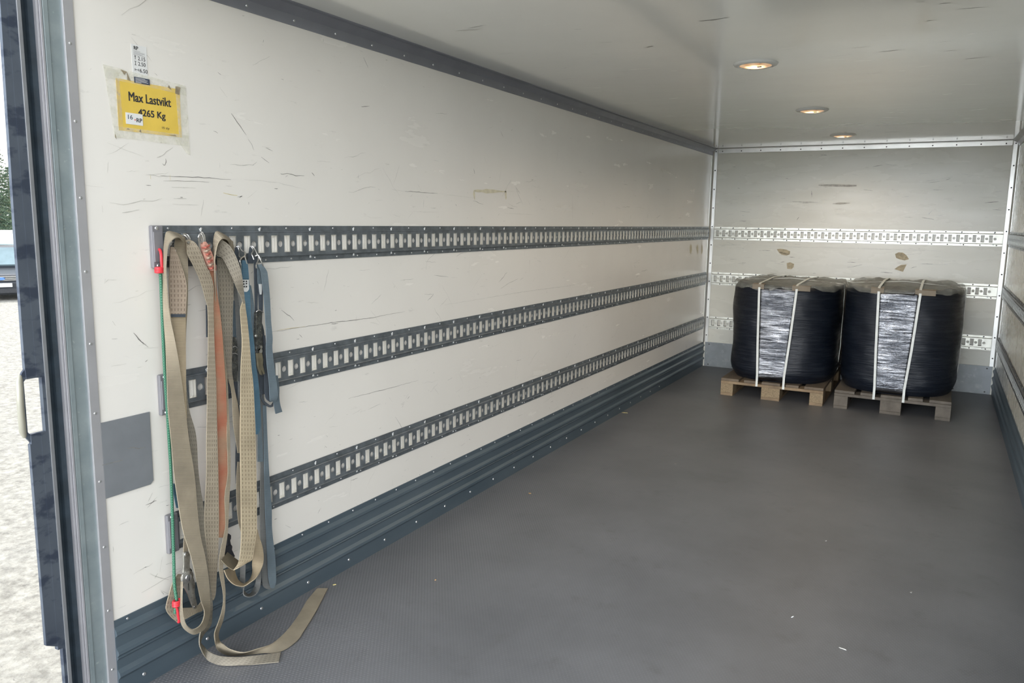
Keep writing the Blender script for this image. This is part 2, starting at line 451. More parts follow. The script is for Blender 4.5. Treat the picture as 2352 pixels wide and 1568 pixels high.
# corner trims: left wall to ceiling, back wall frame, right
t1 = struct(MB().prism([(0, H - .064), (.005, H - .064), (.005, H - .03), (.016, H - .018), (.030, H - .005), (.05, H - .004), (.05, H), (0, H)], 1, .117, D), 'trim_1', plain('cove_trim_grey', (.255, .265, .30), .4, .4, .05, 8))
for i in range(30): put(RV, 'rivet', t1, (.005, .28 + i * .21, H - .047), RX, 1.)
struct(MB().prism([(W, H - .05), (W - .005, H - .05), (W - .02, H - .02), (W - .05, H - .004), (W - .05, H), (W, H)], 1, .117, D), 'trim_2', M['alu'])
t3 = struct(MB().box((.05, D - .005, H - .042), (W - .05, D, H - .002)).box((.05, D - .045, H - .005), (W - .05, D, H - .002)), 'trim_3', M['alu_bright'], .001)
for i in range(14):
    put(RVD, 'rivet', t3, (.09 + i * .178, D - .005, H - .026), RYN, .8); put(RVD, 'rivet', t3, (.09 + i * .178, D - .03, H - .005), RZN, .8)
for n, xa, s in (('trim_4', .0, 1), ('trim_5', W, -1)):
    mb = MB()
    mb.prism([(xa, D - .042), (xa + s*.004, D - .042), (xa + s*.004, D - .018), (xa + s*.016, D - .006), (xa + s*.044, D - .006), (xa + s*.044, D), (xa, D)], 2, KH, H - .004)
    mb.prism([(xa + s*.038, D - .010), (xa + s*.045, D - .010), (xa + s*.045, D - .005), (xa + s*.038, D - .005)], 2, KH, H - .004)
    t = struct(mb, n, M['alu_bright'])
    for i in range(11): put(RVD, 'rivet', t, (xa + s*.028, D - .006, KH + .07 + i * .178), RYN, .9)

# rear frame, seen edge on at the left
p = struct(MB().prism([(-.12, .037), (-.004, .037), (.0, .041), (.0, .052), (-.003, .0545), (-.003, .0895), (-.12, .0895)], 2, -.12, H + .06), 'trim_6', M['post'])
t7 = struct(MB().box((-.06, .0895, 0), (.004, .117, H)), 'trim_7', M['alu'], .0008)
for q in ((160, 99), (170, 278), (181, 454), (193, 624), (204, 790), (215, 950), (226, 1107), (235, 1258), (243, 1405), (253, 1540)):
    h = hit(*q, .004); put(RV, 'rivet', t7, (.004, .103, h.z), RX, .95)
struct(MB().box((-.055, .030, -.12), (.002, .036, H + .06)).box((-.055, .024, -.12), (-.001, .029, H + .06)), 'trim_8', plain('seal_carrier', (.47, .47, .50), .4, .45, .05, 10), .0006)
struct(MB().prism([(-.032, -.016), (-.012, -.016), (-.020, -.006), (-.022, .006), (-.014, .010), (-.014, .024), (-.05, .024)], 2, -.12, H + .06), 'trim_9', M['rubber'])
# right frame post, out of view but there
struct(MB().box((W, .0, -.12), (W + .12, .12, H + .06)), 'trim_10', M['post'], .003)

# open door leaf seen on its edge, with a pull handle
dr = struct(MB().box((-.014, -.046, .235), (0, -.0165, .845)).box((-.014, -.046, .99), (0, -.0165, H + .06))
            .box((-.014, -.0335, -.12), (0, -.0165, .235)).box((-.014, -.0335, .845), (0, -.0165, .99)), 'door_1', M['door'])
mb = MB()
pl_out = [(-.076, .262), (-.046, .245), (-.0335, .245), (-.0335, .846), (-.072, .846), (-.072, .82), (-.0755, .82)]
mb.prism(pl_out, 0, -.012, -.001); mb.prism([(-.072, .99), (-.0335, .99), (-.0335, H + .06), (-.058, H + .06), (-.070, 1.4), (-.0735, 1.02), (-.072, 1.0)], 0, -.012, -.001)
e = mb.build('edge_plate', M['door'], dr, False, .001)
MB().box((-.016, -.0255, -.12), (.003, -.0155, H + .06)).build('lip', plain('door_lip', (.25, .26, .275), .4, .4, .08, 14), dr, False, .001)
MB().prism([(-.071, 1.018), (-.080, 1.008), (-.0865, .992), (-.087, .86), (-.082, .838), (-.071, .822), (-.071, .845), (-.0765, .852), (-.0765, .984), (-.071, .99)], 0, -.011, -.004).build('handle_bracket', M['door'], dr, False, .001)
mb = MB(); mb.tube([(-.009, -.082, 1.002), (-.007, -.0865, .985), (-.007, -.088, .92), (-.007, -.0875, .855), (-.009, -.083, .840)], [.005, .0085, .0085, .0085, .005], 12)
mb.build('handle', plain('handle_cream', (.30, .29, .235), .35, .1, .05, 20), dr, True)

# marks on the walls
def stroke(mb, pts, w, off=.0006, mi=0, ax=0, sgn=1):
    pts = [Vector(p) for p in pts]
    nrm = Vector((0, 0, 0)); nrm[ax] = sgn
    n0 = len(mb.v); k = len(pts)
    for i, q in enumerate(pts):
        a = pts[max(0, i-1)]; b = pts[min(k-1, i+1)]; t = (b - a).normalized(); s = nrm.cross(t)
        ww = w * (.25 + .75 * math.sin(PI * (i + .35) / (k - .3))) * random.uniform(.6, 1.3)
        for sg in (-1, 1): mb.v.append(tuple(q + s * ww * .5 * sg + nrm * off))
    for i in range(k - 1):
        if mi: mb.mi[len(mb.f)] = mi
        mb.f.append((n0 + 2*i, n0 + 2*i+1, n0 + 2*i+3, n0 + 2*i+2))
def wobble(a, b, n, j):
    a, b = Vector(a), Vector(b); out = []
    for i in range(n + 1):
        p = a.lerp(b, i / n); out.append(p + Vector([random.uniform(-j, j) for _ in range(3)]))
    return out
mb = MB()
def wpx(pl, w, mi=0):
    pts = [hit(x, y, 0) for x, y in pl]; out = []
    for a, b in zip(pts, pts[1:]):
        n = max(2, int((b - a).length / .02)); out += [a.lerp(b, i / n) + Vector((0, random.uniform(-.0008, .0008), random.uniform(-.0012, .0012))) for i in range(n)]
    out.append(pts[-1])
    for q in out: q.x = 0
    stroke(mb, out, w * .62, mi=mi)
for pl, w, mi in (
    ([(368, 402), (400, 405), (455, 407), (530, 412)], .0035, 0), ([(375, 415), (440, 416), (480, 419)], .002, 0), ([(394, 430), (449, 432)], .002, 1), ([(396, 469), (457, 471)], .002, 1),
    ([(560, 412), (600, 415), (640, 420), (700, 434)], .0015, 1), ([(513, 443), (545, 449)], .004, 2), ([(345, 400), (346, 411)], .002, 2), ([(390, 400), (391, 415)], .0015, 2),
    ([(545, 452), (556, 450), (550, 454)], .004, 0), ([(571, 463), (571, 470)], .002, 0), ([(716, 396), (722, 404)], .005, 0), ([(569, 320), (578, 332), (583, 345)], .0025, 0),
    ([(610, 340), (626, 347)], .002, 0), ([(600, 360), (618, 374)], .002, 0), ([(373, 376), (378, 380), (381, 372), (380, 364)], .003, 0), ([(490, 300), (500, 306)], .002, 0),
    ([(930, 439), (1005, 444)], .004, 0), ([(1005, 444), (1090, 455)], .0015, 1), ([(900, 435), (930, 439)], .0015, 1), ([(1088, 387), (1090, 399)], .004, 0), ([(1185, 430), (1194, 444)], .003, 0),
    ([(1315, 447), (1315, 508)], .0035, 1), ([(1158, 489), (1226, 493)], .002, 1), ([(940, 486), (1010, 487)], .0015, 1), ([(1046, 468), (1048, 473)], .003, 0), ([(1220, 413), (1225, 412)], .003, 0),
    ([(625, 762), (640, 760), (700, 750), (760, 741), (850, 730), (930, 715)], .003, 0), ([(635, 759), (700, 749)], .002, 2), ([(1020, 700), (1100, 687), (1200, 670), (1300, 657), (1400, 640)], .003, 1),
    ([(800, 915), (840, 905), (900, 890), (960, 873)], .0025, 0), ([(1150, 663), (1160, 656), (1168, 650), (1190, 640)], .0025, 0), ([(997, 632), (1030, 636)], .002, 0), ([(919, 644), (950, 640)], .003, 1),
    ([(728, 370), (760, 372)], .002, 1), ([(307, 765), (318, 778), (330, 790)], .004, 0), ([(316, 778), (340, 797)], .002, 0), ([(318, 794), (336, 790)], .0015, 1), ([(746, 1030), (746, 1024), (751, 1028)], .002, 0),
    ([(190, 425), (238, 430)], .0012, 1), ([(312, 1050), (320, 1048), (332, 1046)], .0025, 0), ([(260, 1255), (260, 1268)], .003, 1), ([(355, 1328), (362, 1316)], .003, 1), ([(730, 1180), (733, 1172), (738, 1166)], .002, 0),
    ([(300, 195), (330, 205)], .001, 1), ([(700, 580), (760, 572)], .0015, 1), ([(850, 740), (870, 745)], .002, 1), ([(620, 560), (624, 570)], .001, 1), ([(245, 328), (290, 345), (330, 360)], .001, 1),
    ([(1112, 360), (1117, 376)], .002, 1), ([(995, 367), (1008, 370)], .002, 1), ([(500, 165), (508, 172)], .002, 0), ([(655, 1205), (668, 1212)], .002, 1)):
    wpx(pl, w, mi)
for i in range(520):
    band = random.choices(((1.40, 1.62), (.96, 1.24), (.52, .80), (.25, .37), (1.6, 2.04)), (3, 4, 3, 2, 1.2))[0]
    y = .15 + random.random() ** 1.3 * 6.2; z = random.uniform(*band)
    L = random.choice((.008, .012, .02, .035, .06, .11)) * random.uniform(.6, 1.5); a = random.gauss(0, .12) + random.choice((0, 0, 0, 0, .6, -.8, 1.4))
    a0 = (0, y, z); b0 = (0, y + L * math.cos(a), z + L * math.sin(a))
    pts = [Vector((0, p.y, p.z)) for p in wobble(a0, b0, 5, L * .03)]
    stroke(mb, pts, random.choice((.0008, .001, .0014, .002)), mi=random.choice((0, 1, 1, 1)))
mb.build('scuff_marks', [M['scuff'], M['scuff_grey'], M['scuff_yellow']], wl)
# glue ghost of a removed sticker on the left wall
mb = MB()
for a, b in (((1088, 438), (1090, 458)), ((1088, 438), (1163, 440)), ((1161, 438), (1162, 458))):
    pts = [hit(a[0] + (b[0]-a[0])*i/8, a[1] + (b[1]-a[1])*i/8, 0) for i in range(9)]
    for q in pts: q.x = 0
    stroke(mb, pts, .018, mi=0)
for x in (1586, 1602, 1612):
    pts = [hit(x + random.uniform(-1, 1), y, 0) for y in (562, 568, 575, 582)]
    for q in pts: q.x = 0
    stroke(mb, pts, .06, mi=0)
mb.build('glue_residue', [M['glue_pale'], M['glue']], wl)
# back wall marks
mb = MB()
def blob(mb, pl, mi, ax=1, val=D, sgn=-1):
    n0 = len(mb.v)
    for x, y in pl:
        q = hit(x, y, val, ax); q[ax] = val + sgn * .0006; mb.v.append(tuple(q))
    mb.mi[len(mb.f)] = mi; mb.f.append(tuple(range(n0, n0 + len(pl))))
blob(mb, [(1784, 572), (1792, 571), (1806, 573), (1815, 577), (1814, 584), (1806, 587), (1796, 585), (1790, 581)], 0)
blob(mb, [(1807, 604), (1815, 602), (1824, 606), (1823, 613), (1818, 618), (1808, 617)], 0)
blob(mb, [(2056, 583), (2064, 579), (2074, 580), (2082, 586), (2088, 595), (2078, 598), (2068, 596), (2058, 592)], 0)
blob(mb, [(2054, 618), (2062, 612), (2070, 608), (2083, 607), (2078, 616), (2074, 624), (2064, 621)], 0)
def bstroke(pl, w, mi):
    pts = []
    for a, b in zip(pl, pl[1:]):
        for i in range(6): pts.append(hit(a[0] + (b[0]-a[0])*i/6, a[1] + (b[1]-a[1])*i/6 + random.uniform(-.3, .3), D, 1))
    for q in pts: q.y = D
    stroke(mb, pts, w, mi=mi, ax=1, sgn=-1)
for pl, w, mi in (([(1640, 562), (1715, 563)], .003, 2), ([(1735, 564), (2020, 572), (2190, 577)], .003, 2), ([(1864, 438), (1865, 455)], .004, 1), ([(1880, 425), (1985, 427)], .02, 2), ([(1912, 468), (1960, 466)], .015, 2),
                  ([(1830, 505), (1836, 497)], .006, 1), ([(1885, 356), (1903, 356)], .003, 1), ([(2133, 492), (2143, 481)], .006, 2), ([(1820, 463), (1890, 465)], .008, 2), ([(2108, 606), (2190, 608)], .002, 2)):
    bstroke(pl, w, mi)
for i in range(85):
    x = random.uniform(.1, 2.4); z = random.choice((random.uniform(1.4, 2.0), random.uniform(.95, 1.25))); L = random.uniform(.02, .10)
    pts = [Vector((q.x, D, q.z)) for q in wobble((x, D, z), (x + L, D, z + random.gauss(0, .15) * L), 5, .001)]
    stroke(mb, pts, random.uniform(.0015, .004), mi=random.choice((1, 2, 2)), ax=1, sgn=-1)
mb.build('scuff_marks', [M['glue'], M['scuff'], M['scuff_grey']], wbk)
# ceiling scratches
mb = MB(); ceil = bpy.data.objects['ceiling']
for i in range(150):
    x = random.uniform(.2, 2.4); y = random.uniform(1.2, 6.4); L = random.uniform(.02, .12); a = random.gauss(0, .35)
    pts = [Vector((q.x, q.y, H)) for q in wobble((x, y, H), (x + L * math.cos(a), y + L * math.sin(a) * .7, H), 5, .002)]
    stroke(mb, pts, random.uniform(.002, .005), mi=random.choice((0, 1)), ax=2, sgn=-1)
mb.build('scuff_marks', [M['scuff'], M['scuff_grey']], ceil)

# ---------------------------------------------------------------- slotted lashing rails
PT = .06
def rail_parts(root, L, u0, plate_m, lip_m, riv_me, nr=50, flip=1):
    """local frame: X along the rail, Z up, -Y away from the wall; u0 = centre of the first slot"""
    hz = .0385; fo = .013; mb = MB()
    def q(a, b, c, d): n = len(mb.v); mb.v.extend([a, b, c, d]); mb.f.append((n, n+1, n+2, n+3))
    def rect(x0, x1, z0, z1):
        if x1 - x0 > 1e-6: q((x0, -fo, z0), (x1, -fo, z0), (x1, -fo, z1), (x0, -fo, z1))
    n = int((L - u0 - .05) / PT) + 1; sw, sh, cr = .0125, .0285, .012
    rect(0, u0 - .015, -hz, hz)
    for i in range(n):
        c = u0 + i * PT
        rect(c - .015, c - sw, -hz, hz); rect(c + sw, c + .015, -hz, hz); rect(c - sw, c + sw, sh, hz); rect(c - sw, c + sw, -hz, -sh)
        if c + .045 > L: rect(c + .015, L, -hz, hz); break
        cc = c + .03; rect(cc - .015, cc + .015, .015, hz); rect(cc - .015, cc + .015, -hz, -.015)
        ci, bo = [], []
        for k_ in range(16):
            a = 2 * PI * k_ / 16; ca, sa = math.cos(a), math.sin(a); mm = .015 / max(abs(ca), abs(sa))
            ci.append((cc + cr * ca, -fo, cr * sa)); bo.append((cc + mm * ca, -fo, mm * sa))
        n0 = len(mb.v); mb.v.extend(ci); mb.v.extend(bo)
        for k_ in range(16): l = (k_ + 1) % 16; mb.f.append((n0 + k_, n0 + 16 + k_, n0 + 16 + l, n0 + l))
        # pressed rim of the round hole
        n0 = len(mb.v); mb.v.extend(ci); mb.v.extend([(x, -fo + .004, z) for x, y, z in ci])
        for k_ in range(16): l = (k_ + 1) % 16; mb.f.append((n0 + k_, n0 + l, n0 + 16 + l, n0 + 16 + k_))
    else:
        rect(u0 + (n - 1) * PT + .045, L, -hz, hz)
    for s in (1, -1):
        pr = [(hz, -fo), (.0405, -.0145), (.0425, -.0125), (.0435, -.003), (.0455, -.003), (.0615, -.003)]
        n0 = len(mb.v)
        for x in (0, L): mb.v.extend([(x, y, s * z) for z, y in pr])
        kk = len(pr)
        for i in range(kk - 1): mb.f.append((n0 + i, n0 + i + 1, n0 + kk + i + 1, n0 + kk + i))
    o = mb.build('plate', plate_m, None, False, 0, .0012); o.parent = root
    def ring(lp, c):
        # one pressed collar round the slot, bent back towards the wall
        n0 = len(lp.v)
        for dx in (sw + .0002, sw + .0014):
            for sx_, sz_ in ((-1, -1), (1, -1), (1, 1), (-1, 1)):
                lp.v.append((c + sx_ * dx, -fo - .0008, sz_ * (sh - .001 + dx - sw)))
            for sx_, sz_ in ((-1, -1), (1, -1), (1, 1), (-1, 1)):
                lp.v.append((c + sx_ * dx, -.0015, sz_ * (sh - .004 + dx - sw)))
        for j in range(4):
            l = (j + 1) % 4
            lp.f += [(n0+j, n0+l, n0+4+l, n0+4+j), (n0+8+j, n0+12+j, n0+12+l, n0+8+l), (n0+j, n0+8+j, n0+8+l, n0+l), (n0+4+j, n0+4+l, n0+12+l, n0+12+j)]
        return lp
    one = ring(MB(), 0).build('slot_lip', lip_m); om = one.data; bpy.data.objects.remove(one)
    for i in range(min(n, 100)):
        l_ = bpy.data.objects.new('slot_lip', om); C.objects.link(l_); l_.parent = root; l_.location = (u0 + i * PT, 0, 0)
        l_['label'] = 'shiny bent slot edge'
    if n > 100:
        rest = MB()
        for i in range(100, n): ring(rest, u0 + i * PT)
        o = rest.build('slot_lips', lip_m); o.parent = root; o['kind'] = 'stuff'
    cnt = min(nr, int(L / .12)); far = []
    for i in range(int(L / .12)):
        x = .06 + i * .12
        for z in (.053, -.053):
            xx = x + (.02 if z < 0 else 0)
            if xx > L - .01: continue
            use = i < cnt if flip > 0 else True
            if use:
                r = bpy.data.objects.new('rivet', riv_me); C.objects.link(r); r.parent = root; r.location = (xx, -.0036, z); r.rotation_euler = RYN; r.scale = (.8, .8, .8)
            else: far.append((xx, z))
    tb = None
    for i in range(int(L / .24)):
        x = .175 + i * .24
        if x > L - .02: break
        for s in (1, -1):
            if tb is None:
                tb = MB().prism([(-.004, .005), (.004, .005), (.003, -.003), (-.001, -.004)], 1, -.002, .0).build('tab', M['paper_white'] if plate_m is M['rail'] else M['rail']); tbm = tb.data; bpy.data.objects.remove(tb); tb = 1
            r = bpy.data.objects.new('tab', tbm); C.objects.link(r); r.parent = root; r.location = (x, -.0036, s * .0475); r.scale = (1, 1, s)

RZ = (1.3172, .8780, .4410)
names = ('highest', 'middle', 'lowest')
words = (('dark steel lashing rail on left wall, highest, with hooks and straps hanging off it',
          'dark steel lashing rail on left wall, middle one, running behind the hanging straps',
          'dark steel lashing rail on left wall, lowest, just above the blue-grey kick plate'),
         ('bright steel lashing rail on back wall above both wrapped bales',
          'bright steel lashing rail on back wall level with the tops of the bales',
          'bright steel lashing rail on back wall hidden mostly by bales, lowest one'),
         ('grey lashing rail on right wall, highest at the right picture edge',
          'dark lashing rail on right wall, middle, starting beside the back corner trim',
          'dark lashing rail on right wall, lowest, slanting down above the kick plate'))
for i, z in enumerate(RZ):
    r = thing('lashing_rail', words[0][i], 'rail', (0, .307, z), 'lashing rails on the left wall'); r.rotation_euler = (0, 0, PI/2)
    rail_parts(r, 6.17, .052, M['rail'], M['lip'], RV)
    # grey end cap with two screws
    cp = MB().box((-.004, -.016, -.0615), (.034, -.001, .0615)).build('end_cap', M['endcap'], None, False, .003); cp.parent = r; tag(cp, 'lighter grey end cap')
    pd = MB().box((-.001, -.019, -.044), (.030, -.015, .044)).build('cap_pad', M['endcap'], None, False, .0015); pd.parent = cp
    for s in (1, -1):
        sc = bpy.data.objects.new('screw', RV); C.objects.link(sc); sc.parent = cp; sc.location = (.012, -.016, s * .054); sc.rotation_euler = RYN; sc.scale = (1.3,)*3
    r = thing('lashing_rail', words[1][i], 'rail', (.052, D, z), 'lashing rails on the back wall')
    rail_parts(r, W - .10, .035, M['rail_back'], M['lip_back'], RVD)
    r = thing('lashing_rail', words[2][i], 'rail', (W, D - .05, z), 'lashing rails on the right wall'); r.rotation_euler = (0, 0, -PI/2)
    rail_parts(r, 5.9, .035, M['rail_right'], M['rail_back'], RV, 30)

# ---------------------------------------------------------------- ceiling lamps
LAMP_W = 9.0
for (x, y, lab) in ((1.212, 2.533, 'round recessed ceiling lamp glowing amber, nearest and largest'), (1.231, 4.128, 'round recessed ceiling lamp glowing amber, middle of the row'),
                    (1.247, 5.680, 'round recessed ceiling lamp glowing amber, farthest, close to the back wall')):
    r = thing('ceiling_lamp', lab, 'lamp', (x, y, H), 'ceiling lamps')
    for nm, pr, mt in (('ring', [(.070, -.0005), (.070, .010), (.080, .011), (.094, .006), (.098, 0)], M['lamp_white']),
                       ('lens', [(0, .017), (.03, .0165), (.055, .0135), (.071, .007)], M['lens'])):
        o = MB().lathe(pr, seg=48, sgn=-1).build(nm, mt, None, True); o.parent = r
        if nm == 'ring': tag(o, 'white rim')
    o = MB().box((.012, -.022, -.020), (.030, -.014, -.0135)).build('switch', M['black_plastic']); o.parent = r
    ld = bpy.data.lights.new('bulb', 'SPOT'); ld.energy = LAMP_W; ld.color = (1, .80, .58); ld.spot_size = math.radians(165); ld.spot_blend = .6; ld.shadow_soft_size = .05
    lo = bpy.data.objects.new('bulb', ld); C.objects.link(lo); lo.parent = r; lo.location = (0, 0, -.035)
    for a in (.5, 2.1, 3.6, 5.2):
        s = bpy.data.objects.new('screw', RV); C.objects.link(s); s.parent = r; s.location = (.075 * math.cos(a), .075 * math.sin(a), -.011); s.rotation_euler = RZN; s.scale = (.9,)*3

# ---------------------------------------------------------------- signs on the left wall
def text(parent, s, y0, y1, z0, z1, x, mat, off=0.0, name='lettering', extr=.0003, bold=0):
    cu = bpy.data.curves.new(name, 'FONT'); cu.body = s; cu.extrude = extr; cu.offset = off; cu.resolution_u = 4
    to = bpy.data.objects.new(name, cu); C.objects.link(to)
    bpy.context.view_layer.update()
    me = bpy.data.meshes.new_from_object(to.evaluated_get(bpy.context.evaluated_depsgraph_get())); bpy.data.objects.remove(to)
    xs = [v.co.x for v in me.vertices]; ys = [v.co.y for v in me.vertices]
    ax, bx, ay, by = min(xs), max(xs), min(ys), max(ys)
    for v in me.vertices:
        u = (v.co.x - ax) / (bx - ax); w = (v.co.y - ay) / (by - ay)
        v.co = (x + v.co.z, y0 + u * (y1 - y0), z0 + w * (z1 - z0))
    if bold:      # heavier strokes: the same letters laid side by side a fraction of a millimetre apart
        vs = [tuple(v.co) for v in me.vertices]; fs = [tuple(p.vertices) for p in me.polygons]; n = len(vs)
        me = bpy.data.meshes.new(name)
        sh = [(a * bold, b * bold) for a in (-1, 0, 1) for b in (-.5, .5)]
        me.from_pydata([(x_ + i * .00003, y_ + a, z_ + b) for i, (a, b) in enumerate(sh) for x_, y_, z_ in vs], [], [tuple(k_ + i * n for k_ in f) for i in range(len(sh)) for f in fs])
    me.materials.clear(); me.materials.append(mat)
    o = bpy.data.objects.new(name, me); C.objects.link(o)
    o.parent = parent; o.matrix_parent_inverse = Matrix.Translation(-Vector(parent.location)); return o

sg = thing('paper_sign', 'yellow paper sign reading Max Lastvikt taped to left wall', 'sign', (0, .33, 1.64))
MB().box((.0003, .228, 1.638), (.0012, .433, 1.776)).build('paper', M['paper_yellow'], sg)
text(sg, 'Max Lastvikt', .264, .400, 1.721, 1.7455, .0013, M['ink'], 0, bold=.0006)
text(sg, '4265 Kg', .2915, .379, 1.6785, 1.703, .0013, M['ink'], 0, bold=.0006)
text(sg, '15 t/p', .366, .391, 1.6545, 1.6625, .0013, M['ink'], .0)
for i, pl in enumerate(([(.192, 1.806), (.455, 1.789), (.455, 1.762), (.197, 1.772)], [(.193, 1.800), (.237, 1.797), (.242, 1.618), (.214, 1.616)], [(.418, 1.786), (.456, 1.784), (.460, 1.588), (.448, 1.592), (.424, 1.62)], [(.212, 1.648), (.456, 1.646), (.452, 1.614), (.214, 1.618)])):
    MB().prism(pl, 0, .0011 + i * .0001, .0017 + i * .0001).build('tape_strip', M['tape'], sg)
mb = MB()
for pl in ([(.243, 1.801), (.262, 1.798), (.254, 1.788)], [(.262, 1.798), (.272, 1.775), (.262, 1.776)], [(.396, 1.783), (.404, 1.770), (.392, 1.776)], [(.419, 1.783), (.436, 1.782), (.430, 1.760), (.416, 1.762)], [(.214, 1.62), (.219, 1.612), (.215, 1.628)], [(.384, 1.641), (.414, 1.639), (.41, 1.643)], [(.25, 1.643), (.262, 1.642), (.256, 1.646)], [(.29, 1.641), (.297, 1.638), (.294, 1.648)]):
    mb.prism(pl, 0, .0021, .0022)
mb.build('tape_grime', plain('tape_grime', (.30, .25, .17), .6, 0, .2, 60), sg)

st = thing('inspection_sticker', 'small white sticker reading 16 RP on lower corner of yellow sign', 'sticker', (.002, .278, 1.65))
MB().box((.0018, .2505, 1.6575), (.0024, .3035, 1.6885)).build('label', M['paper_white'], st)
text(st, 'RP', .2835, .3005, 1.6655, 1.6765, .0025, M['ink'], 0, bold=.0002)
text(st, '16', .257, .2715, 1.671, 1.683, .0025, M['ink_navy'], 0)
MB().prism([(.2775, 1.6685), (.2815, 1.671), (.2775, 1.6735)], 0, .0024, .0027).build('arrow_mark', M['red'], st)
st = thing('measure_sticker', 'white handwritten sticker with numbers 2.15, 2.50 and 6.50 above yellow sign', 'sticker', (0, .305, 1.79))
MB().box((.0003, .2805, 1.789), (.0009, .3285, 1.8755)).build('label', M['paper_white'], st)
text(st, 'RP', .2885, .3015, 1.862, 1.8715, .001, M['ink'], 0, bold=.0002)
for s, z in (('2.15', 1.835), ('2.50', 1.8205), ('6.50', 1.803)): text(st, s, .2995 if s != '6.50' else .3035, .3225 if s != '6.50' else .328, z, z + .0105, .001, M['ink'], .0)
mb = MB()
mb.box((.0009, .2905, 1.836), (.0013, .2917, 1.846)); mb.prism([(.288, 1.8425), (.2911, 1.8472), (.2942, 1.8425), (.2911, 1.845)], 0, .0009, .0013)
mb.box((.0009, .2905, 1.821), (.0013, .2917, 1.831)).box((.0009, .288, 1.8303), (.0013, .2942, 1.8313)).box((.0009, .288, 1.8205), (.0013, .2942, 1.8215))
mb.box((.0009, .288, 1.808), (.0013, .300, 1.8092)).box((.0009, .288, 1.805), (.0013, .2892, 1.812)).box((.0009, .2995, 1.805), (.0013, .3007, 1.812))
mb.build('arrow_mark', M['ink'], st)
mb = MB()
for z, b in ((1.858, .308), (1.855, .322), (1.8525, .322), (1.850, .316), (1.8475, .322)): mb.box((.0009, .2865, z), (.0012, b, z + .0009))
mb.build('fine_print', M['ink_grey'], st)
st = thing('notice_label', 'small dark navy label between white sticker and yellow sign', 'label', (.002, .306, 1.776))
MB().box((.0018, .2835, 1.7725), (.0024, .3325, 1.7885)).build('backing', M['ink_navy'], st)
mb = MB()
for i, b in enumerate((.318, .326, .322, .327, .305)): mb.box((.0024, .2870, 1.7852 - i * .0029), (.0027, b, 1.7862 - i * .0029))
mb.build('fine_print', M['paper_white'], st)

cpl = thing('cover_plate', 'flat grey rectangular cover plate on left wall beside the rear trim', 'plate', (0, .19, .62))
MB().prism([(.117, .614), (.262, .614), (.272, .624), (.272, .834), (.117, .834)], 0, .0002, .004).build('sheet', M['plate_grey'], cpl, False, .0008)
mb = MB(); 
for pl in ([(293, 1030), (305, 1027), (318, 1030), (334, 1026)], [(234, 1068), (282, 1056)]):
    stroke(mb, [Vector((.004, hit(x, y, .004).y, hit(x, y, .004).z)) for x, y in pl], .002, .0006)
mb.build('scratch', M['scuff'], cpl)

# ---------------------------------------------------------------- webbing straps
def sec(s):
    return [hit(q[0], q[1], q[2], 2 if len(q) > 3 else 0) for q in s]
def cr(p0, p1, p2, p3, t):
    return .5 * ((2*p1) + (p2-p0)*t + (2*p0-5*p1+4*p2-p3)*t*t + (3*p1-p0-3*p2+p3)*t*t*t)
def ribbon(name, parent, mat, secs, th=.0028, sub=5, unit=.05):
    S = [sec(s) for s in secs]; n = len(S); rows = []
    for i in range(n - 1):
        a, b, c, d = S[max(0, i-1)], S[i], S[i+1], S[min(n-1, i+2)]
        for k_ in range(sub):
            t = k_ / sub; rows.append((cr(a[0], b[0], c[0], d[0], t), cr(a[1], b[1], c[1], d[1], t)))
    rows.append(tuple(S[-1]))
    NU = 4; vs = []; fs = []; uvs = []; L = 0; Ls = []
    for i, (a, b) in enumerate(rows):
        if i: L += ((a + b) * .5 - (rows[i-1][0] + rows[i-1][1]) * .5).length
        Ls.append(L)
    grid = []
    for i, (a, b) in enumerate(rows):
        t = ((rows[min(i+1, len(rows)-1)][0] + rows[min(i+1, len(rows)-1)][1]) - (rows[max(i-1, 0)][0] + rows[max(i-1, 0)][1]))
        nn = (b - a).cross(t)
        nn = nn.normalized() if nn.length > 1e-9 else Vector((1, 0, 0))
        row = []
        for j in range(NU + 1):
            p = a.lerp(b, j / NU); row.append((p + nn * th * .5, p - nn * th * .5))
        grid.append(row)
    idx = {}
    for i, row in enumerate(grid):
        for j, (p, q) in enumerate(row):
            idx[i, j, 0] = len(vs); vs.append(tuple(p)); uvs.append((j / NU, Ls[i] / unit))
            idx[i, j, 1] = len(vs); vs.append(tuple(q)); uvs.append((j / NU, Ls[i] / unit))
    for i in range(len(grid) - 1):
        for j in range(NU):
            fs.append((idx[i,j,0], idx[i,j+1,0], idx[i+1,j+1,0], idx[i+1,j,0])); fs.append((idx[i,j,1], idx[i+1,j,1], idx[i+1,j+1,1], idx[i,j+1,1]))
        for j in (0, NU): fs.append((idx[i,j,0], idx[i+1,j,0], idx[i+1,j,1], idx[i,j,1]))
    for i in (0, len(grid) - 1):
        for j in range(NU): fs.append((idx[i,j,0], idx[i,j,1], idx[i,j+1,1], idx[i,j+1,0]))
    me = bpy.data.meshes.new(name); me.from_pydata(vs, [], fs); me.materials.append(mat)
    ul = me.uv_layers.new(name='UVMap')
    for lp in me.loops: ul.data[lp.index].uv = uvs[lp.vertex_index]
    bm = bmesh.new(); bm.from_mesh(me); bmesh.ops.recalc_face_normals(bm, faces=bm.faces); bm.to_mesh(me); bm.free()
    for p in me.polygons: p.use_smooth = True
    try: me.set_sharp_from_angle(angle=math.radians(50))
    except Exception: pass
    o = bpy.data.objects.new(name, me); C.objects.link(o)
    if parent: o.parent = parent; o.matrix_parent_inverse = Matrix.Translation(-Vector(parent.location)) if parent.type == 'EMPTY' else Matrix.Identity(4)
    return o
def rw(y, l, r, o, o2=None): return ((l, y, o), (r, y, o if o2 is None else o2))
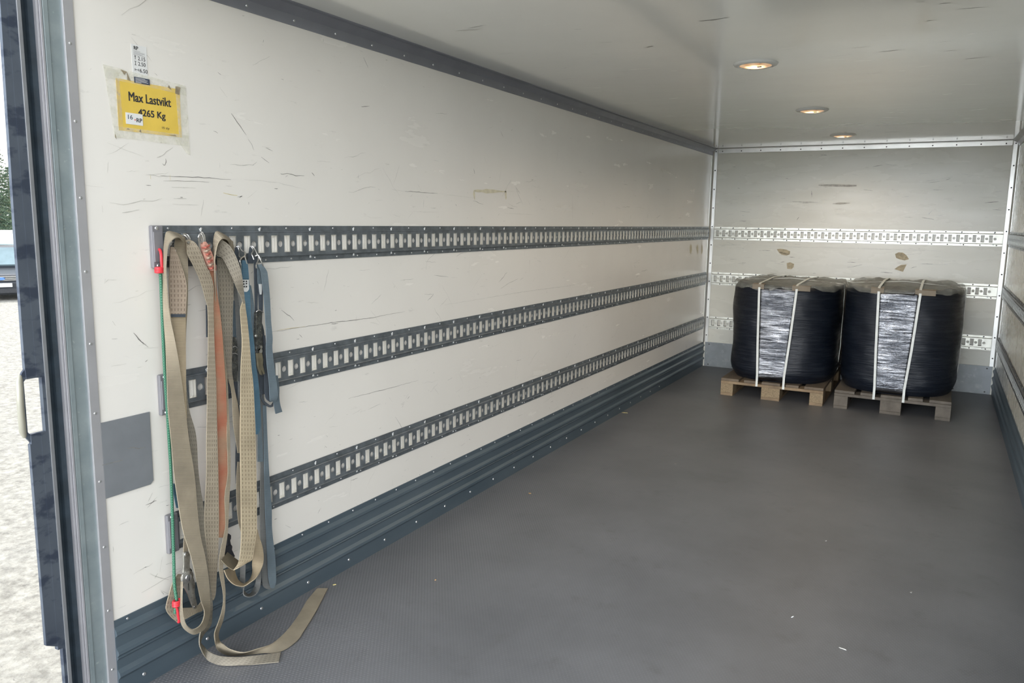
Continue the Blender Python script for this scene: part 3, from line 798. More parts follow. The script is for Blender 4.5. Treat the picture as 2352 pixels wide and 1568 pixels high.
def rows(lst, o=None): return [rw(*q) for q in lst]
def plate_px(name, parent, mat, pts, x0, x1, bevel=.0006):
    P = [hit(a, b, x1) for a, b in pts]
    return MB().prism([(q.y, q.z) for q in P], 0, x0, x1).build(name, mat, parent, False, bevel)
def tube_px(name, parent, mat, pts, r, seg=8, sub=4):
    P = [hit(*q) for q in pts]; out = []
    for i in range(len(P) - 1):
        a, b, c, d = P[max(0, i-1)], P[i], P[i+1], P[min(len(P)-1, i+2)]
        out += [cr(a, b, c, d, k_ / sub) for k_ in range(sub)]
    out.append(P[-1])
    return MB().tube(out, r, seg).build(name, mat, parent, True)

# --- strap A : long tan ratchet strap draped over the first hook
A = thing('ratchet_strap', 'leftmost wide tan strap looped over the rail with silver ratchet at its foot', 'strap', tuple(hit(400, 1300, .03)))
ribbon('webbing', A, M['w_brown'], [  # front fall: up the left, over the top
    ((419, 1335, .11), (416, 1335, .075)), ((418, 1378, .115), (415, 1378, .075)), ((419, 1403, .12), (414, 1403, .08)), ((424, 1427, .12), (415.5, 1427, .085)),
    ((430, 1438, .125), (424, 1444, .09)), ((442, 1445, .125), (444, 1456, .09)), ((457, 1438, .125), (463, 1449, .095)), ((466, 1424, .12), (475, 1435, .095)), ((469, 1403, .11), (481.5, 1410, .09)), rw(1378, 461, 482, .095, .085),
    rw(1328, 450, 478.6, .09), rw(1279, 439, 471, .085), rw(1229, 423, 460, .08), rw(1180, 413, 454, .075), rw(1090, 400, 446, .07), rw(1013, 393, 434, .065), rw(936, 385.5, 425, .06), rw(860, 383, 415, .055, .06),
    rw(780, 379, 402, .045, .065), rw(725, 376, 391, .04, .075), rw(680, 374.5, 385, .035, .08), rw(620, 375, 381, .03, .085), ((376, 580, .03), (385, 568, .08)),
    ((379, 548, .03), (393, 553, .085)), ((384, 532, .03), (404, 546, .085)), ((402, 534, .025), (414, 547, .075)), ((418, 541, .022), (421, 556, .06))])
ribbon('webbing', A, M['w_brown'], [((404, 546, .05), (424, 544, .022)), rw(570, 400, 429, .045, .03), rw(600, 405, 431, .045), rw(640, 409, 431.5, .045), rw(700, 415, 430.5, .045), rw(760, 416, 427, .04), rw(830, 414, 426, .04), rw(870, 414, 427, .04)])
ribbon('webbing', A, M['w_pink'], [rw(567, 391, 399, .05), rw(580, 390.5, 405, .05), rw(600, 390, 413, .052), rw(650, 388, 427.5, .055), rw(700, 389.5, 427, .058), rw(724, 391, 425.5, .06)])
tag(bpy.data.objects['webbing.002'], 'stitched protective sleeve')
ribbon('stitching', A, M['w_slated'], [rw(721, 391, 426, .0625), rw(728, 391, 425.5, .0625)], .002)
ribbon('webbing', A, M['w_tan'], [rw(722, 390, 426, .056), rw(760, 394, 426, .056), rw(830, 402, 426.5, .052), rw(900, 410, 427, .05), rw(960, 414, 429, .048)])
ribbon('webbing', A, M['w_dashd'], [rw(880, 412, 427, .04), rw(940, 420, 434, .042), rw(1000, 427, 450, .042), rw(1090, 440, 456, .045), rw(1180, 449, 469, .05), rw(1260, 462, 474, .055), rw(1330, 472, 481, .06), rw(1380, 478, 487.5, .06), rw(1410, 481, 487, .07, .06),
    rw(1435, 470, 484, .085, .07), ((460, 1452, .10), (468, 1457, .06)), ((457.5, 1475, .10), (461, 1474, .055)), ((462, 1492, .098), (467, 1483, .056)), ((474, 1512, .02, 'z'), (478, 1494, .045, 'z')), ((489, 1521.6, .004, 'z'), (501, 1506, .042, 'z')), ((513, 1527.5, .004, 'z'), (538, 1509, .034, 'z')), ((563, 1527, .004, 'z'), (578, 1506, .018, 'z')), ((600, 1524, .004, 'z'), (610, 1503, .008, 'z')), ((640, 1520, .004, 'z'), (645, 1498, .005, 'z'))])
# the lower fold behind the ratchet
ribbon('webbing', A, M['w_dash'], [rw(1318, 408, 420, .035), rw(1338, 396, 414, .035), rw(1365, 388, 414.5, .036), rw(1385, 382.5, 414.5, .037), rw(1400, 381.5, 414.5, .038), ((392, 1416, .039), (416, 1404, .04)), ((408, 1430, .04), (418, 1396, .042))])
ribbon('webbing', A, M['w_brown'], [((408, 1430, .040), (417, 1396, .040)), ((430, 1419, .042), (436, 1395, .042)), ((452, 1407, .045), (450, 1393, .045)), ((466, 1398, .045), (461, 1382, .045)), rw(1360, 458, 467, .045), rw(1320, 459, 468, .045), rw(1290, 462, 470, .045)])
ribbon('webbing', A, M['w_brown'], [rw(1225, 424, 433, .04), rw(1250, 421.5, 431, .04), rw(1278, 422, 432, .045)])
rt = plate_px('ratchet', A, M['steel'], [(422, 1268), (432, 1266), (437, 1272), (436, 1300), (438, 1318), (430, 1322), (421, 1316), (423, 1295)], .062, .068)
plate_px('pawl_plate', rt, M['steel_dark'], [(433, 1300), (441, 1308), (444, 1325), (448, 1338), (440, 1336), (432, 1320)], .052, .060)
hp = hit(432.5, 1326, .076)
MB().lathe([(0, .009), (.016, .009), (.0205, .007), (.0215, 0)], (.068, hp.y, hp.z), 28, 0).build('hub', M['steel'], rt, True)
MB().lathe([(.0, .0025), (.0105, .0025), (.0115, .0)], (.077, hp.y, hp.z), 24, 0).build('spool', M['steel_wire'], rt, True)
MB().box((.0795, hp.y - .0015, hp.z - .009), (.081, hp.y + .0015, hp.z + .009)).build('spool_slot', M['steel_dark'], rt)
hq = hit(428, 1273, .07); MB().lathe([(0, .004), (.006, .004), (.007, 0)], (.068, hq.y, hq.z), 16, 0).build('pin', M['steel_wire'], rt, True)
hd = plate_px('handle', A, M['steel'], [(420, 1320), (428, 1312), (439, 1315), (444, 1328), (449, 1341), (448, 1344), (447.5, 1360), (453.5, 1390), (450.5, 1398), (446, 1398), (440, 1386), (432, 1364), (424, 1348), (419, 1335)], .069, .0755, .0012)
tag(hd, 'bare steel ratchet handle')
plate_px('handle_slot', hd, M['steel_dark'], [(432, 1341), (434, 1338), (435, 1354), (433.5, 1356)], .0758, .0763, 0)
hq = hit(448, 1393, .078); MB().lathe([(0, .002), (.0025, .002), (.003, 0)], (.0755, hq.y, hq.z), 12, 0).build('pin', M['steel_wire'], hd, True)
tube_px('hook', A, M['steel_wire'], [(394, 585, .045), (393, 566, .04), (398, 556, .02), (403, 566, .04), (403, 590, .045)], .0025)

# --- strap B : stitched beige sling on the second hook
B = thing('lashing_strap', 'beige stitched strap hanging second from left beside the orange one', 'strap', tuple(hit(485, 1370, .04)))
ribbon('webbing', B, M['w_dash'], [((426, 552, .035), (434, 550, .04)), ((428, 560, .035), (449, 558, .05)), rw(582, 430, 462, .055), rw(608, 443, 472, .06), rw(633, 455, 484, .06), rw(658, 464, 490, .06), rw(684, 471, 490, .06), rw(710, 477, 490, .058), rw(786, 478, 492, .056),
    rw(837, 477, 494, .055), rw(880, 475.6, 496, .055), rw(936, 475.6, 497, .055), rw(1013, 474, 499, .055), rw(1090, 474, 501, .055), rw(1166, 470, 502, .055), rw(1217, 470.5, 502, .055), rw(1279, 476, 500, .055), rw(1328, 479, 497, .052), rw(1362, 484, 495, .05), rw(1378, 485.5, 490, .05)])
tube_px('hook', B, M['steel_wire'], [(414, 542, .016), (424, 540, .02), (431, 547, .03), (433, 553, .038), (430, 558, .042)], .0025)
tube_px('hook', B, M['steel_wire'], [(420, 537, .016), (430, 539, .02), (436, 547, .03), (436, 554, .04), (432, 560, .042)], .0025)
ribbon('webbing', B, M['w_slated'], [rw(700, 473, 479, .03), rw(730, 473.5, 479, .03), rw(774, 474, 476.5, .03)])

# --- strap C : orange strap
Cc = thing('lashing_strap', 'faded orange webbing strap knotted with red cord, hanging from wire hook', 'strap', tuple(hit(508, 1232, .04)))
wn_ = ribbon('wound_cord', Cc, plain('wound_cord_red', (.50, .26, .20), .8, 0, .3, 90, .5), [rw(558, 464, 470, .042), rw(570, 465, 477, .05), rw(585, 467, 484, .052), rw(600, 471, 489, .052), rw(612, 477, 492, .052), rw(620, 479, 492.5, .05)], .018)
for i in range(7):
    y = 566 + i * 8; l = 466 + i * 2.2; tube_px('cord_turn', wn_, M['w_pink'] if i % 2 else plain('cord_red%d' % i, (.45, .12, .09), .8), [(l - 1, y + 3, .05), (l + 7, y + 2, .066), (l + 15, y - 3, .052)], .0028)
ribbon('webbing', Cc, M['w_orange'], [rw(618, 482, 492.5, .05), rw(633, 483, 495, .05), rw(660, 486, 496.5, .05), rw(710, 485.5, 504, .05), rw(760, 487.5, 509.5, .05), rw(812, 491.5, 513, .05), rw(880, 493.5, 518, .05), rw(936, 496, 520, .048), rw(1013, 497, 522, .046), rw(1090, 500, 522, .045), rw(1140, 501, 520, .045), rw(1192, 501, 518, .045), rw(1234, 501, 514, .045)])
tube_px('hook', Cc, M['steel_wire'], [(455, 545, .016), (459, 537, .02), (464, 538, .028), (468, 550, .04), (468, 560, .048)], .0025)
tube_px('hook', Cc, M['steel_wire'], [(462, 558, .045), (459, 545, .03), (463, 533, .02), (470, 543, .034), (471, 560, .048)], .0025)

# --- strap E : second tan sling with the long tail on the floor
E_ = thing('lashing_strap', 'wide taupe strap draped over rail with long tail curling onto the floor', 'strap', tuple(hit(520, 1340, .03)))
ribbon('webbing', E_, M['w_dash'], [rw(700, 490, 495, .03, .05), rw(640, 489.5, 494, .03, .06), rw(600, 488.6, 493, .03, .075), rw(570, 489.5, 497, .03, .085), ((491, 549, .03), (503, 554, .09)), ((496, 532, .028), (511, 548, .09)), ((508, 535, .026), (522, 551, .075)), ((524, 545, .024), (528, 562, .055)), ((535, 556, .024), (531, 578, .045))])
ribbon('webbing', E_, M['w_brown'], [((510, 549, .035), (534, 553, .024)), rw(575, 524, 537, .035, .026), rw(610, 530, 540, .035, .03)])
ribbon('webbing', E_, M['w_dashd'], [((499, 560, .06), (508, 550, .08)), ((497, 585, .055), (526, 562, .085)), ((510, 592, .06), (538, 580, .088)), ((522, 613, .065), (548, 603, .088)), ((533, 637, .068), (555, 628, .086)), rw(660, 543, 558.5, .075), rw(682, 553.5, 561, .075), rw(697, 559, 561.5, .075)])
ribbon('webbing', E_, M['w_dashd'], [rw(592, 499, 520, .032), rw(620, 500, 532, .034), rw(658, 502, 535.6, .036), rw(735, 505, 534, .038), rw(786, 509, 533, .038), rw(837, 515, 532, .038), rw(870, 521, 533, .038)])
ribbon('webbing', E_, M['w_brown'], [rw(850, 518, 532, .036), rw(886, 529, 537, .038), rw(911, 533, 542, .04), rw(936, 534, 547, .042), rw(975, 536, 551, .044), rw(1013, 542, 552, .044), rw(1040, 546, 553, .044)])
ribbon('webbing', E_, M['w_brown'], [rw(1060, 546, 551, .04), rw(1100, 543, 553, .04), rw(1160, 544, 554, .04), rw(1200, 548, 556, .04), rw(1230, 556, 562, .04)])
# thin edge-on fall and the long tail
ribbon('webbing', E_, M['w_brown'], [rw(760, 504, 509, .04), rw(860, 516, 521, .045), rw(936, 519, 524.5, .045), rw(1013, 521.5, 528, .05), rw(1090, 523, 529, .05), rw(1140, 516, 526.5, .05), rw(1200, 518, 524, .05), rw(1229, 514, 522, .055), rw(1255, 508, 518, .06), rw(1279, 504, 514.5, .065), rw(1304, 503, 512, .07),
    rw(1328, 506, 514.5, .075), rw(1353, 511, 517, .08), rw(1378, 513, 517, .085), rw(1403, 509, 516, .09), rw(1427, 502, 511, .095, .085), rw(1452, 493, 502, .098, .065), ((493.5, 1470, .098), (503, 1468, .058)), ((498, 1489, .03, 'z'), (511, 1478, .06, 'z')), ((512, 1500, .008, 'z'), (528, 1490.6, .048, 'z')),
    ((530, 1505, .004, 'z'), (558, 1498, .036, 'z')), ((558, 1504, .004, 'z'), (587, 1491, .028, 'z')), ((600, 1500, .004, 'z'), (625, 1477, .018, 'z')), ((644, 1495.6, .004, 'z'), (657, 1450, .010, 'z')), ((681, 1472, .004, 'z'), (682, 1417.6, .005, 'z')), ((699, 1447, .004, 'z'), (694, 1398, .004, 'z')), ((726, 1403, .004, 'z'), (706, 1378, .004, 'z')), ((753, 1351, .004, 'z'), (728.6, 1351, .004, 'z'))])

# --- strap F : pale stitched strap with the loop at its foot
F = thing('lashing_strap', 'pale cream stitched strap in front, folded into loops and a black buckle below', 'strap', tuple(hit(560, 1340, .03)))
ribbon('webbing', F, M['w_light'], [rw(690, 558, 562, .07), rw(710, 552, 564, .07), rw(735, 553, 567.5, .072), rw(786, 556, 572.6, .075), rw(837, 553.5, 576.5, .078), rw(880, 552.5, 581, .08), rw(936, 552, 584, .08), rw(1013, 551.6, 586.6, .08), rw(1115, 553, 589, .082), rw(1217, 554, 589.6, .085), rw(1229, 554, 588, .085), rw(1256, 553, 584, .09),
    ((550, 1282, .095), (579, 1284, .10)), ((544, 1298, .10), (568, 1292, .11)), ((536, 1309, .10), (548, 1303, .115))])
ribbon('webbing', F, M['w_mud'], [((536, 1309, .10), (551, 1290, .045)), ((524, 1302, .095), (540, 1282, .045)), ((514, 1293, .09), (530, 1274, .045)), ((508, 1286, .085), (522, 1268, .045))])
ribbon('webbing', F, M['w_tan'], [rw(1215, 586, 591, .05), rw(1229, 585, 594, .052), rw(1254, 584, 602, .055), rw(1279, 581, 605, .058), ((579, 1294, .045), (602, 1302, .075)), ((580, 1314, .04), (588, 1326, .095)), ((573, 1331, .038), (573, 1338, .095)), ((561, 1338, .036), (558, 1346, .092)), ((548, 1333, .036), (538, 1342, .09)), ((541, 1318, .036), (523, 1328, .085)), ((537, 1300, .036), (514.5, 1309, .08))])
ribbon('webbing', F, M['w_grey'], [rw(1290, 590, 600, .05), rw(1309, 590, 599, .05), rw(1328, 588, 599, .05), ((585, 1345, .04), (598, 1345, .065)), ((577, 1360, .04), (588, 1364, .075)), ((570, 1364, .04), (572, 1370.6, .08)), ((562, 1358, .035), (559, 1364, .075)), rw(1340, 552, 562, .035, .06), rw(1320, 551.5, 563.5, .035, .05), rw(1296, 551.5, 564, .03, .04)])
bk = plate_px('buckle', F, M['black_plastic'], [(516, 1262), (523, 1254), (532, 1251), (534, 1255), (533, 1262), (540, 1277), (538, 1279), (531, 1274), (515, 1280)], .03, .045)
plate_px('buckle_arm', bk, M['black_plastic'], [(522, 1228), (526, 1225), (531, 1229), (531, 1236), (529, 1241), (531, 1252), (523, 1255)], .028, .040)

# --- blue straps
G = thing('lashing_strap', 'bright blue strap with white printed label below its wire hook', 'strap', tuple(hit(590, 990, .03)))
ribbon('webbing', G, M['w_blue'], [((555.5, 598, .045), (566, 598, .045)), rw(606, 555.5, 568, .048), rw(640, 556.5, 571, .052)], .005)
lb = ribbon('label', G, M['paper_white'], [rw(642, 557, 571, .053), rw(655, 558, 571.5, .054), rw(664, 559, 571.5, .054), rw(670, 562, 567, .054)], .0012); tag(lb, 'white printed label')
mb = MB()
for (x, y) in ((560, 652), (566, 651), (561, 658), (566, 658), (560, 646), (566, 646)):
    q = hit(x, y, .056); mb.box((.0555, q.y - .0022, q.z - .0022), (.057, q.y + .0022, q.z + .0022))
mb.build('print', M['ink'], lb)
ribbon('webbing', G, M['w_blue'], [rw(640, 558, 571, .05), rw(670, 561, 574, .05), rw(735, 562, 576, .05), rw(786, 569, 583, .05), rw(837, 573, 587, .05), rw(880, 580, 593, .048), rw(936, 585, 597, .045), rw(980, 588, 597.5, .042), rw(997, 588, 592, .04)])
ribbon('webbing', G, M['w_slate'], [rw(655, 571, 576, .035), rw(700, 575, 583, .035), rw(770, 579, 588, .035), rw(850, 584, 591, .035), rw(900, 590, 596, .032), rw(950, 592, 599, .03), rw(1010, 592, 602, .03), rw(1060, 592, 604, .03)])
tube_px('hook', G, M['steel_wire'], [(546, 567, .014), (549, 576, .02), (549, 588, .034), (553, 592, .042)], .0022)
tube_px('hook', G, M['steel_wire'], [(543, 567, .014), (549, 566, .02), (556, 576, .03), (563, 580, .04), (561, 588, .045), (555, 592, .047), (551, 599, .05), (553, 607, .05)], .0024)
tube_px('hook', G, M['steel_wire'], [(562, 580, .04), (563, 592, .048), (567, 606, .05)], .0024)
ribbon('webbing', G, M['w_slated'], [rw(568, 540, 545, .02), rw(585, 539, 549, .02), rw(610, 543, 552, .025), rw(640, 549, 556, .03)])

K1 = thing('lashing_strap', 'long slate strap hanging to the kick plate, left one of the pair', 'strap', tuple(hit(610, 1350, .02)))
ribbon('webbing', K1, M['w_grey'], [rw(860, 592, 600, .024), rw(936, 597, 608, .026), rw(1013, 597, 607, .026), rw(1090, 598, 608, .026), rw(1180, 597, 611.5, .028), rw(1230, 598, 612, .03), rw(1279, 600, 614, .032), rw(1328, 602, 617, .032), rw(1346, 605, 620, .034), ((613, 1352, .036), (622, 1353, .036))])
K2 = thing('lashing_strap', 'long blue-grey strap hanging to the kick plate, right one of the pair', 'strap', tuple(hit(625, 1350, .02)))
ribbon('webbing', K2, M['w_slate'], [rw(930, 604, 611, .03), rw(1013, 606, 614, .03), rw(1090, 607, 618, .032), rw(1166, 609, 623.5, .034), rw(1217, 611, 624.5, .036), rw(1279, 614, 631.5, .04), rw(1320, 616, 633.5, .042), rw(1338, 618.5, 633, .042), ((622, 1350, .04), (629, 1350, .04))])

L_ = thing('ratchet_strap', 'rightmost slate-blue strap with dark ratchet hanging from an S hook', 'strap', tuple(hit(620, 930, .03)))
ribbon('webbing', L_, M['w_slate'], [((591, 608, .045), (601, 606, .05)), rw(620, 598, 611, .055), rw(633, 600.6, 614.6, .058), rw(684, 606, 619.5, .06), rw(735, 609.5, 622, .06), rw(775, 612, 625.5, .062), rw(800, 611, 625, .062), rw(837, 613, 629, .062), rw(880, 618, 635, .062), rw(905, 619, 638, .062), ((620, 919, .06), (637, 913, .06)), ((621, 922, .055), (633, 921, .055))])
ribbon('webbing', L_, M['w_slated'], [rw(770, 604, 609, .04), rw(830, 606, 613, .04), rw(870, 607, 619, .042), rw(900, 608, 620, .045), rw(915, 611, 624, .05), ((620, 923, .052), (630, 921, .052))])
ribbon('webbing', L_, M['w_slate'], [rw(862, 634, 637.6, .035), rw(890, 634, 641, .035), rw(912, 626.5, 641, .045), rw(930, 629, 643.5, .045), ((633, 950, .04), (648, 945, .04))])
ribbon('webbing', L_, M['w_slate'], [rw(607, 591.5, 600, .038), rw(640, 592, 603, .04), rw(652, 592.5, 603, .04)], .005)
lb = ribbon('label', L_, M['paper_white'], [rw(652, 594, 601.5, .042), rw(666, 595.5, 601.5, .042), rw(676, 597, 600.5, .042)], .0015); tag(lb, 'white label')
ribbon('webbing', L_, M['w_slated'], [rw(652, 592, 603, .038), rw(690, 594, 603.5, .038), rw(715, 595, 603, .036)])
ribbon('webbing', L_, M['w_slated'], [rw(590, 583, 590, .03), rw(640, 584, 592, .03), rw(720, 586, 591, .03), rw(820, 588, 592, .03), rw(870, 592, 597, .03), rw(900, 596, 601, .032), ((604, 924, .034), (602, 914, .034)), ((618, 935, .036), (620, 930, .036)), ((627, 933, .036), (627, 923, .036))])
ribbon('webbing', L_, M['w_slated'], [rw(716, 587, 589.5, .026), rw(760, 588, 606, .026), rw(840, 590, 607, .026), rw(905, 597, 607, .028)])
rt = plate_px('ratchet', L_, M['steel_dark'], [(589, 718), (596, 714), (603, 717), (602, 740), (604, 795), (602, 808), (591, 806), (588, 770)], .032, .048, .001)
for a, (x, y, r_) in enumerate(((594, 800, .010), (598, 806, .012), (592, 808, .008), (600, 797, .007))):
    q = hit(x, y, .055); MB().lathe([(0, .008), (r_ * .8, .008), (r_, 0)], (.047, q.y, q.z), 14, 0).build('gear', M['steel'] if a % 2 else M['steel_dark'], rt, True)
tube_px('pin', rt, M['steel_wire'], [(588, 716, .05), (595, 712, .054), (604, 717, .05)], .002)
hd = plate_px('handle', L_, plain('handle_olive', (.17, .15, .10), .5, .4, .2, 40), [(590, 811), (602, 810), (605, 826), (604, 838), (609, 858), (606, 860), (600, 848), (603, 862), (599, 860), (593, 842)], .05, .057, .001)
q = hit(588.5, 771, .05); MB().lathe([(0, .003), (.004, .002), (.005, 0)], (.048, q.y, q.z), 12, 0).build('pin', M['lip'], rt, True)
tube_px('hook', L_, M['steel_wire'], [(577, 567, .014), (581, 574, .022), (578, 583, .034), (580, 588, .04), (583, 596, .045)], .0024)
tube_px('hook', L_, M['steel_wire'], [(573, 566, .012), (582, 567, .02), (590, 582, .038), (594, 590, .046), (592, 600, .05), (588, 608, .052), (589, 616, .052)], .0024)
tube_px('hook', L_, M['steel_wire'], [(586, 588, .04), (593, 586, .046), (598, 596, .052), (602, 605, .054), (604, 611, .052)], .0024)
ribbon('webbing', L_, M['w_slated'], [rw(568, 573, 577, .018), rw(590, 570, 582, .02), rw(605, 568, 581, .022)])

N_ = thing('ratchet_strap', 'narrow grey strap with dark ratchet, half hidden behind the pale strap', 'strap', tuple(hit(540, 980, .02)))
ribbon('webbing', N_, M['w_grey'], [rw(650, 534, 541, .022), rw(700, 540, 549, .024), rw(760, 543, 553, .026), rw(820, 545, 554, .028), rw(880, 547, 553, .03), rw(930, 546, 553, .03)])
ribbon('webbing', N_, M['w_slate'], [rw(690, 534.5, 541, .02), rw(740, 535, 542, .02), rw(775, 536, 544, .02)])
plate_px('ratchet', N_, M['steel_dark'], [(535, 776), (541, 774), (545, 790), (546, 830), (545, 855), (535, 855), (533, 820)], .02, .034)
tube_px('pin', bpy.data.objects['ratchet.002'] if 'ratchet.002' in bpy.data.objects else N_, M['steel_wire'], [(535, 797, .036), (540, 795, .038), (545, 799, .036)], .0018)
tube_px('pin', bpy.data.objects['ratchet.002'] if 'ratchet.002' in bpy.data.objects else N_, M['steel_wire'], [(534, 812, .036), (540, 811, .038), (546, 814, .036)], .0022)
plate_px('handle', N_, M['steel_dark'], [(534, 836), (545, 836), (545, 876), (533, 876)], .03, .038)
ribbon('webbing', N_, M['w_slated'], [rw(876, 533, 545, .026), rw(920, 540, 548, .026), rw(980, 543, 552, .026), rw(1050, 541, 550, .026), rw(1110, 542, 548, .026)])

# --- bungee cord
bg = thing('bungee_cord', 'thin green bungee cord with red hooks hanging at the left end of the rails', 'cord', tuple(hit(405, 1425, .03)))
tube_px('cord', bg, M['cord'], [(368, 618, .03), (370, 660, .03), (374, 760, .03), (380, 880, .03), (385, 954, .03), (389, 1020, .03), (392.7, 1082, .03), (396, 1180, .03), (399, 1279, .035), (400.6, 1341, .045), (405.6, 1379, .055), (403, 1396, .055), (402, 1408, .055)], .0048, 10)
h1 = tube_px('hook', bg, M['red'], [(364.5, 573, .016), (367.5, 574, .024), (370, 584, .032), (371, 600, .034), (372, 614, .034)], .0042)
tube_px('hook', bg, M['red'], [(404, 1392, .058), (407, 1398, .06), (409, 1412, .062), (411.5, 1426, .062), (409.5, 1428, .058)], .0042)
for (x, y, o_, dx) in ((366, 620, .034, 7), (407, 1384, .06, 8)):
    for i in range(3):
        q = hit(x, y - 4 + i * 4, o_); a = hit(x - dx, y - 4 + i * 4 + 1, o_); b = hit(x + dx, y - 4 + i * 4 - 1, o_)
        ry_ = (b.y - a.y) * .5
        MB().tube([(q.x + .009 * math.sin(t * PI / 8), q.y + ry_ * math.cos(t * PI / 8), q.z) for t in range(16)], .0042, 8, True).build('coil', M['red'], bg, True)
pc = ribbon('strap_end', None, M['w_blue'], [rw(1110, 398, 400, .02), rw(1118, 398, 403, .022), rw(1135, 399, 406, .022), rw(1166, 405, 411, .022)])
pc.name = 'strap_scrap'; tag(pc, 'small scrap of blue webbing peeking out behind the leftmost tan strap', 'strap')

# ---------------------------------------------------------------- pallets and bales
def pallet(x0, y0, label, m_top, m_front, m_blk, m_bot):
    r = thing('pallet', label, 'pallet', (x0 + .4, y0 + .6, 0))
    bw = (.145, .100, .145, .100, .145); xs = (0, .186, .3275, .514, .655)
    for w_, x in zip(bw, xs):
        MB().box((x0 + x, y0 + random.uniform(0, .006), .122), (x0 + x + w_, y0 + 1.2, .144)).build('top_board', m_top, r, False, .003)
    for i, y in enumerate((0, .5275, 1.055)):
        MB().box((x0, y0 + y, .100), (x0 + .8, y0 + y + .145, .1215)).build('cross_board', m_front if i == 0 else m_top, r, False, .002)
    for x, w_ in ((0, .1), (.3275, .145), (.7, .1)):
        for y in (0, .5275, 1.055): MB().box((x0 + x, y0 + y + .002, .0222), (x0 + x + w_, y0 + y + .147, .0998)).build('block', m_blk, r, False, .002)
        MB().box((x0 + x, y0, .0), (x0 + x + w_, y0 + 1.2, .022)).build('bottom_board', m_bot, r, False, .002)
    return r
P1 = pallet(.495, 5.262, 'fresh yellowish wooden pallet under the left wrapped bale', M['wood_dark'], M['wood_new'], M['block'], M['wood_new'])
P2 = pallet(1.375, 5.262, 'weathered grey wooden pallet under the right wrapped bale', M['wood_old'], M['wood_old'], M['wood_old'], M['wood_old'])
for p_ in (P1, P2):
    for c_ in p_.children: c_.data.update()

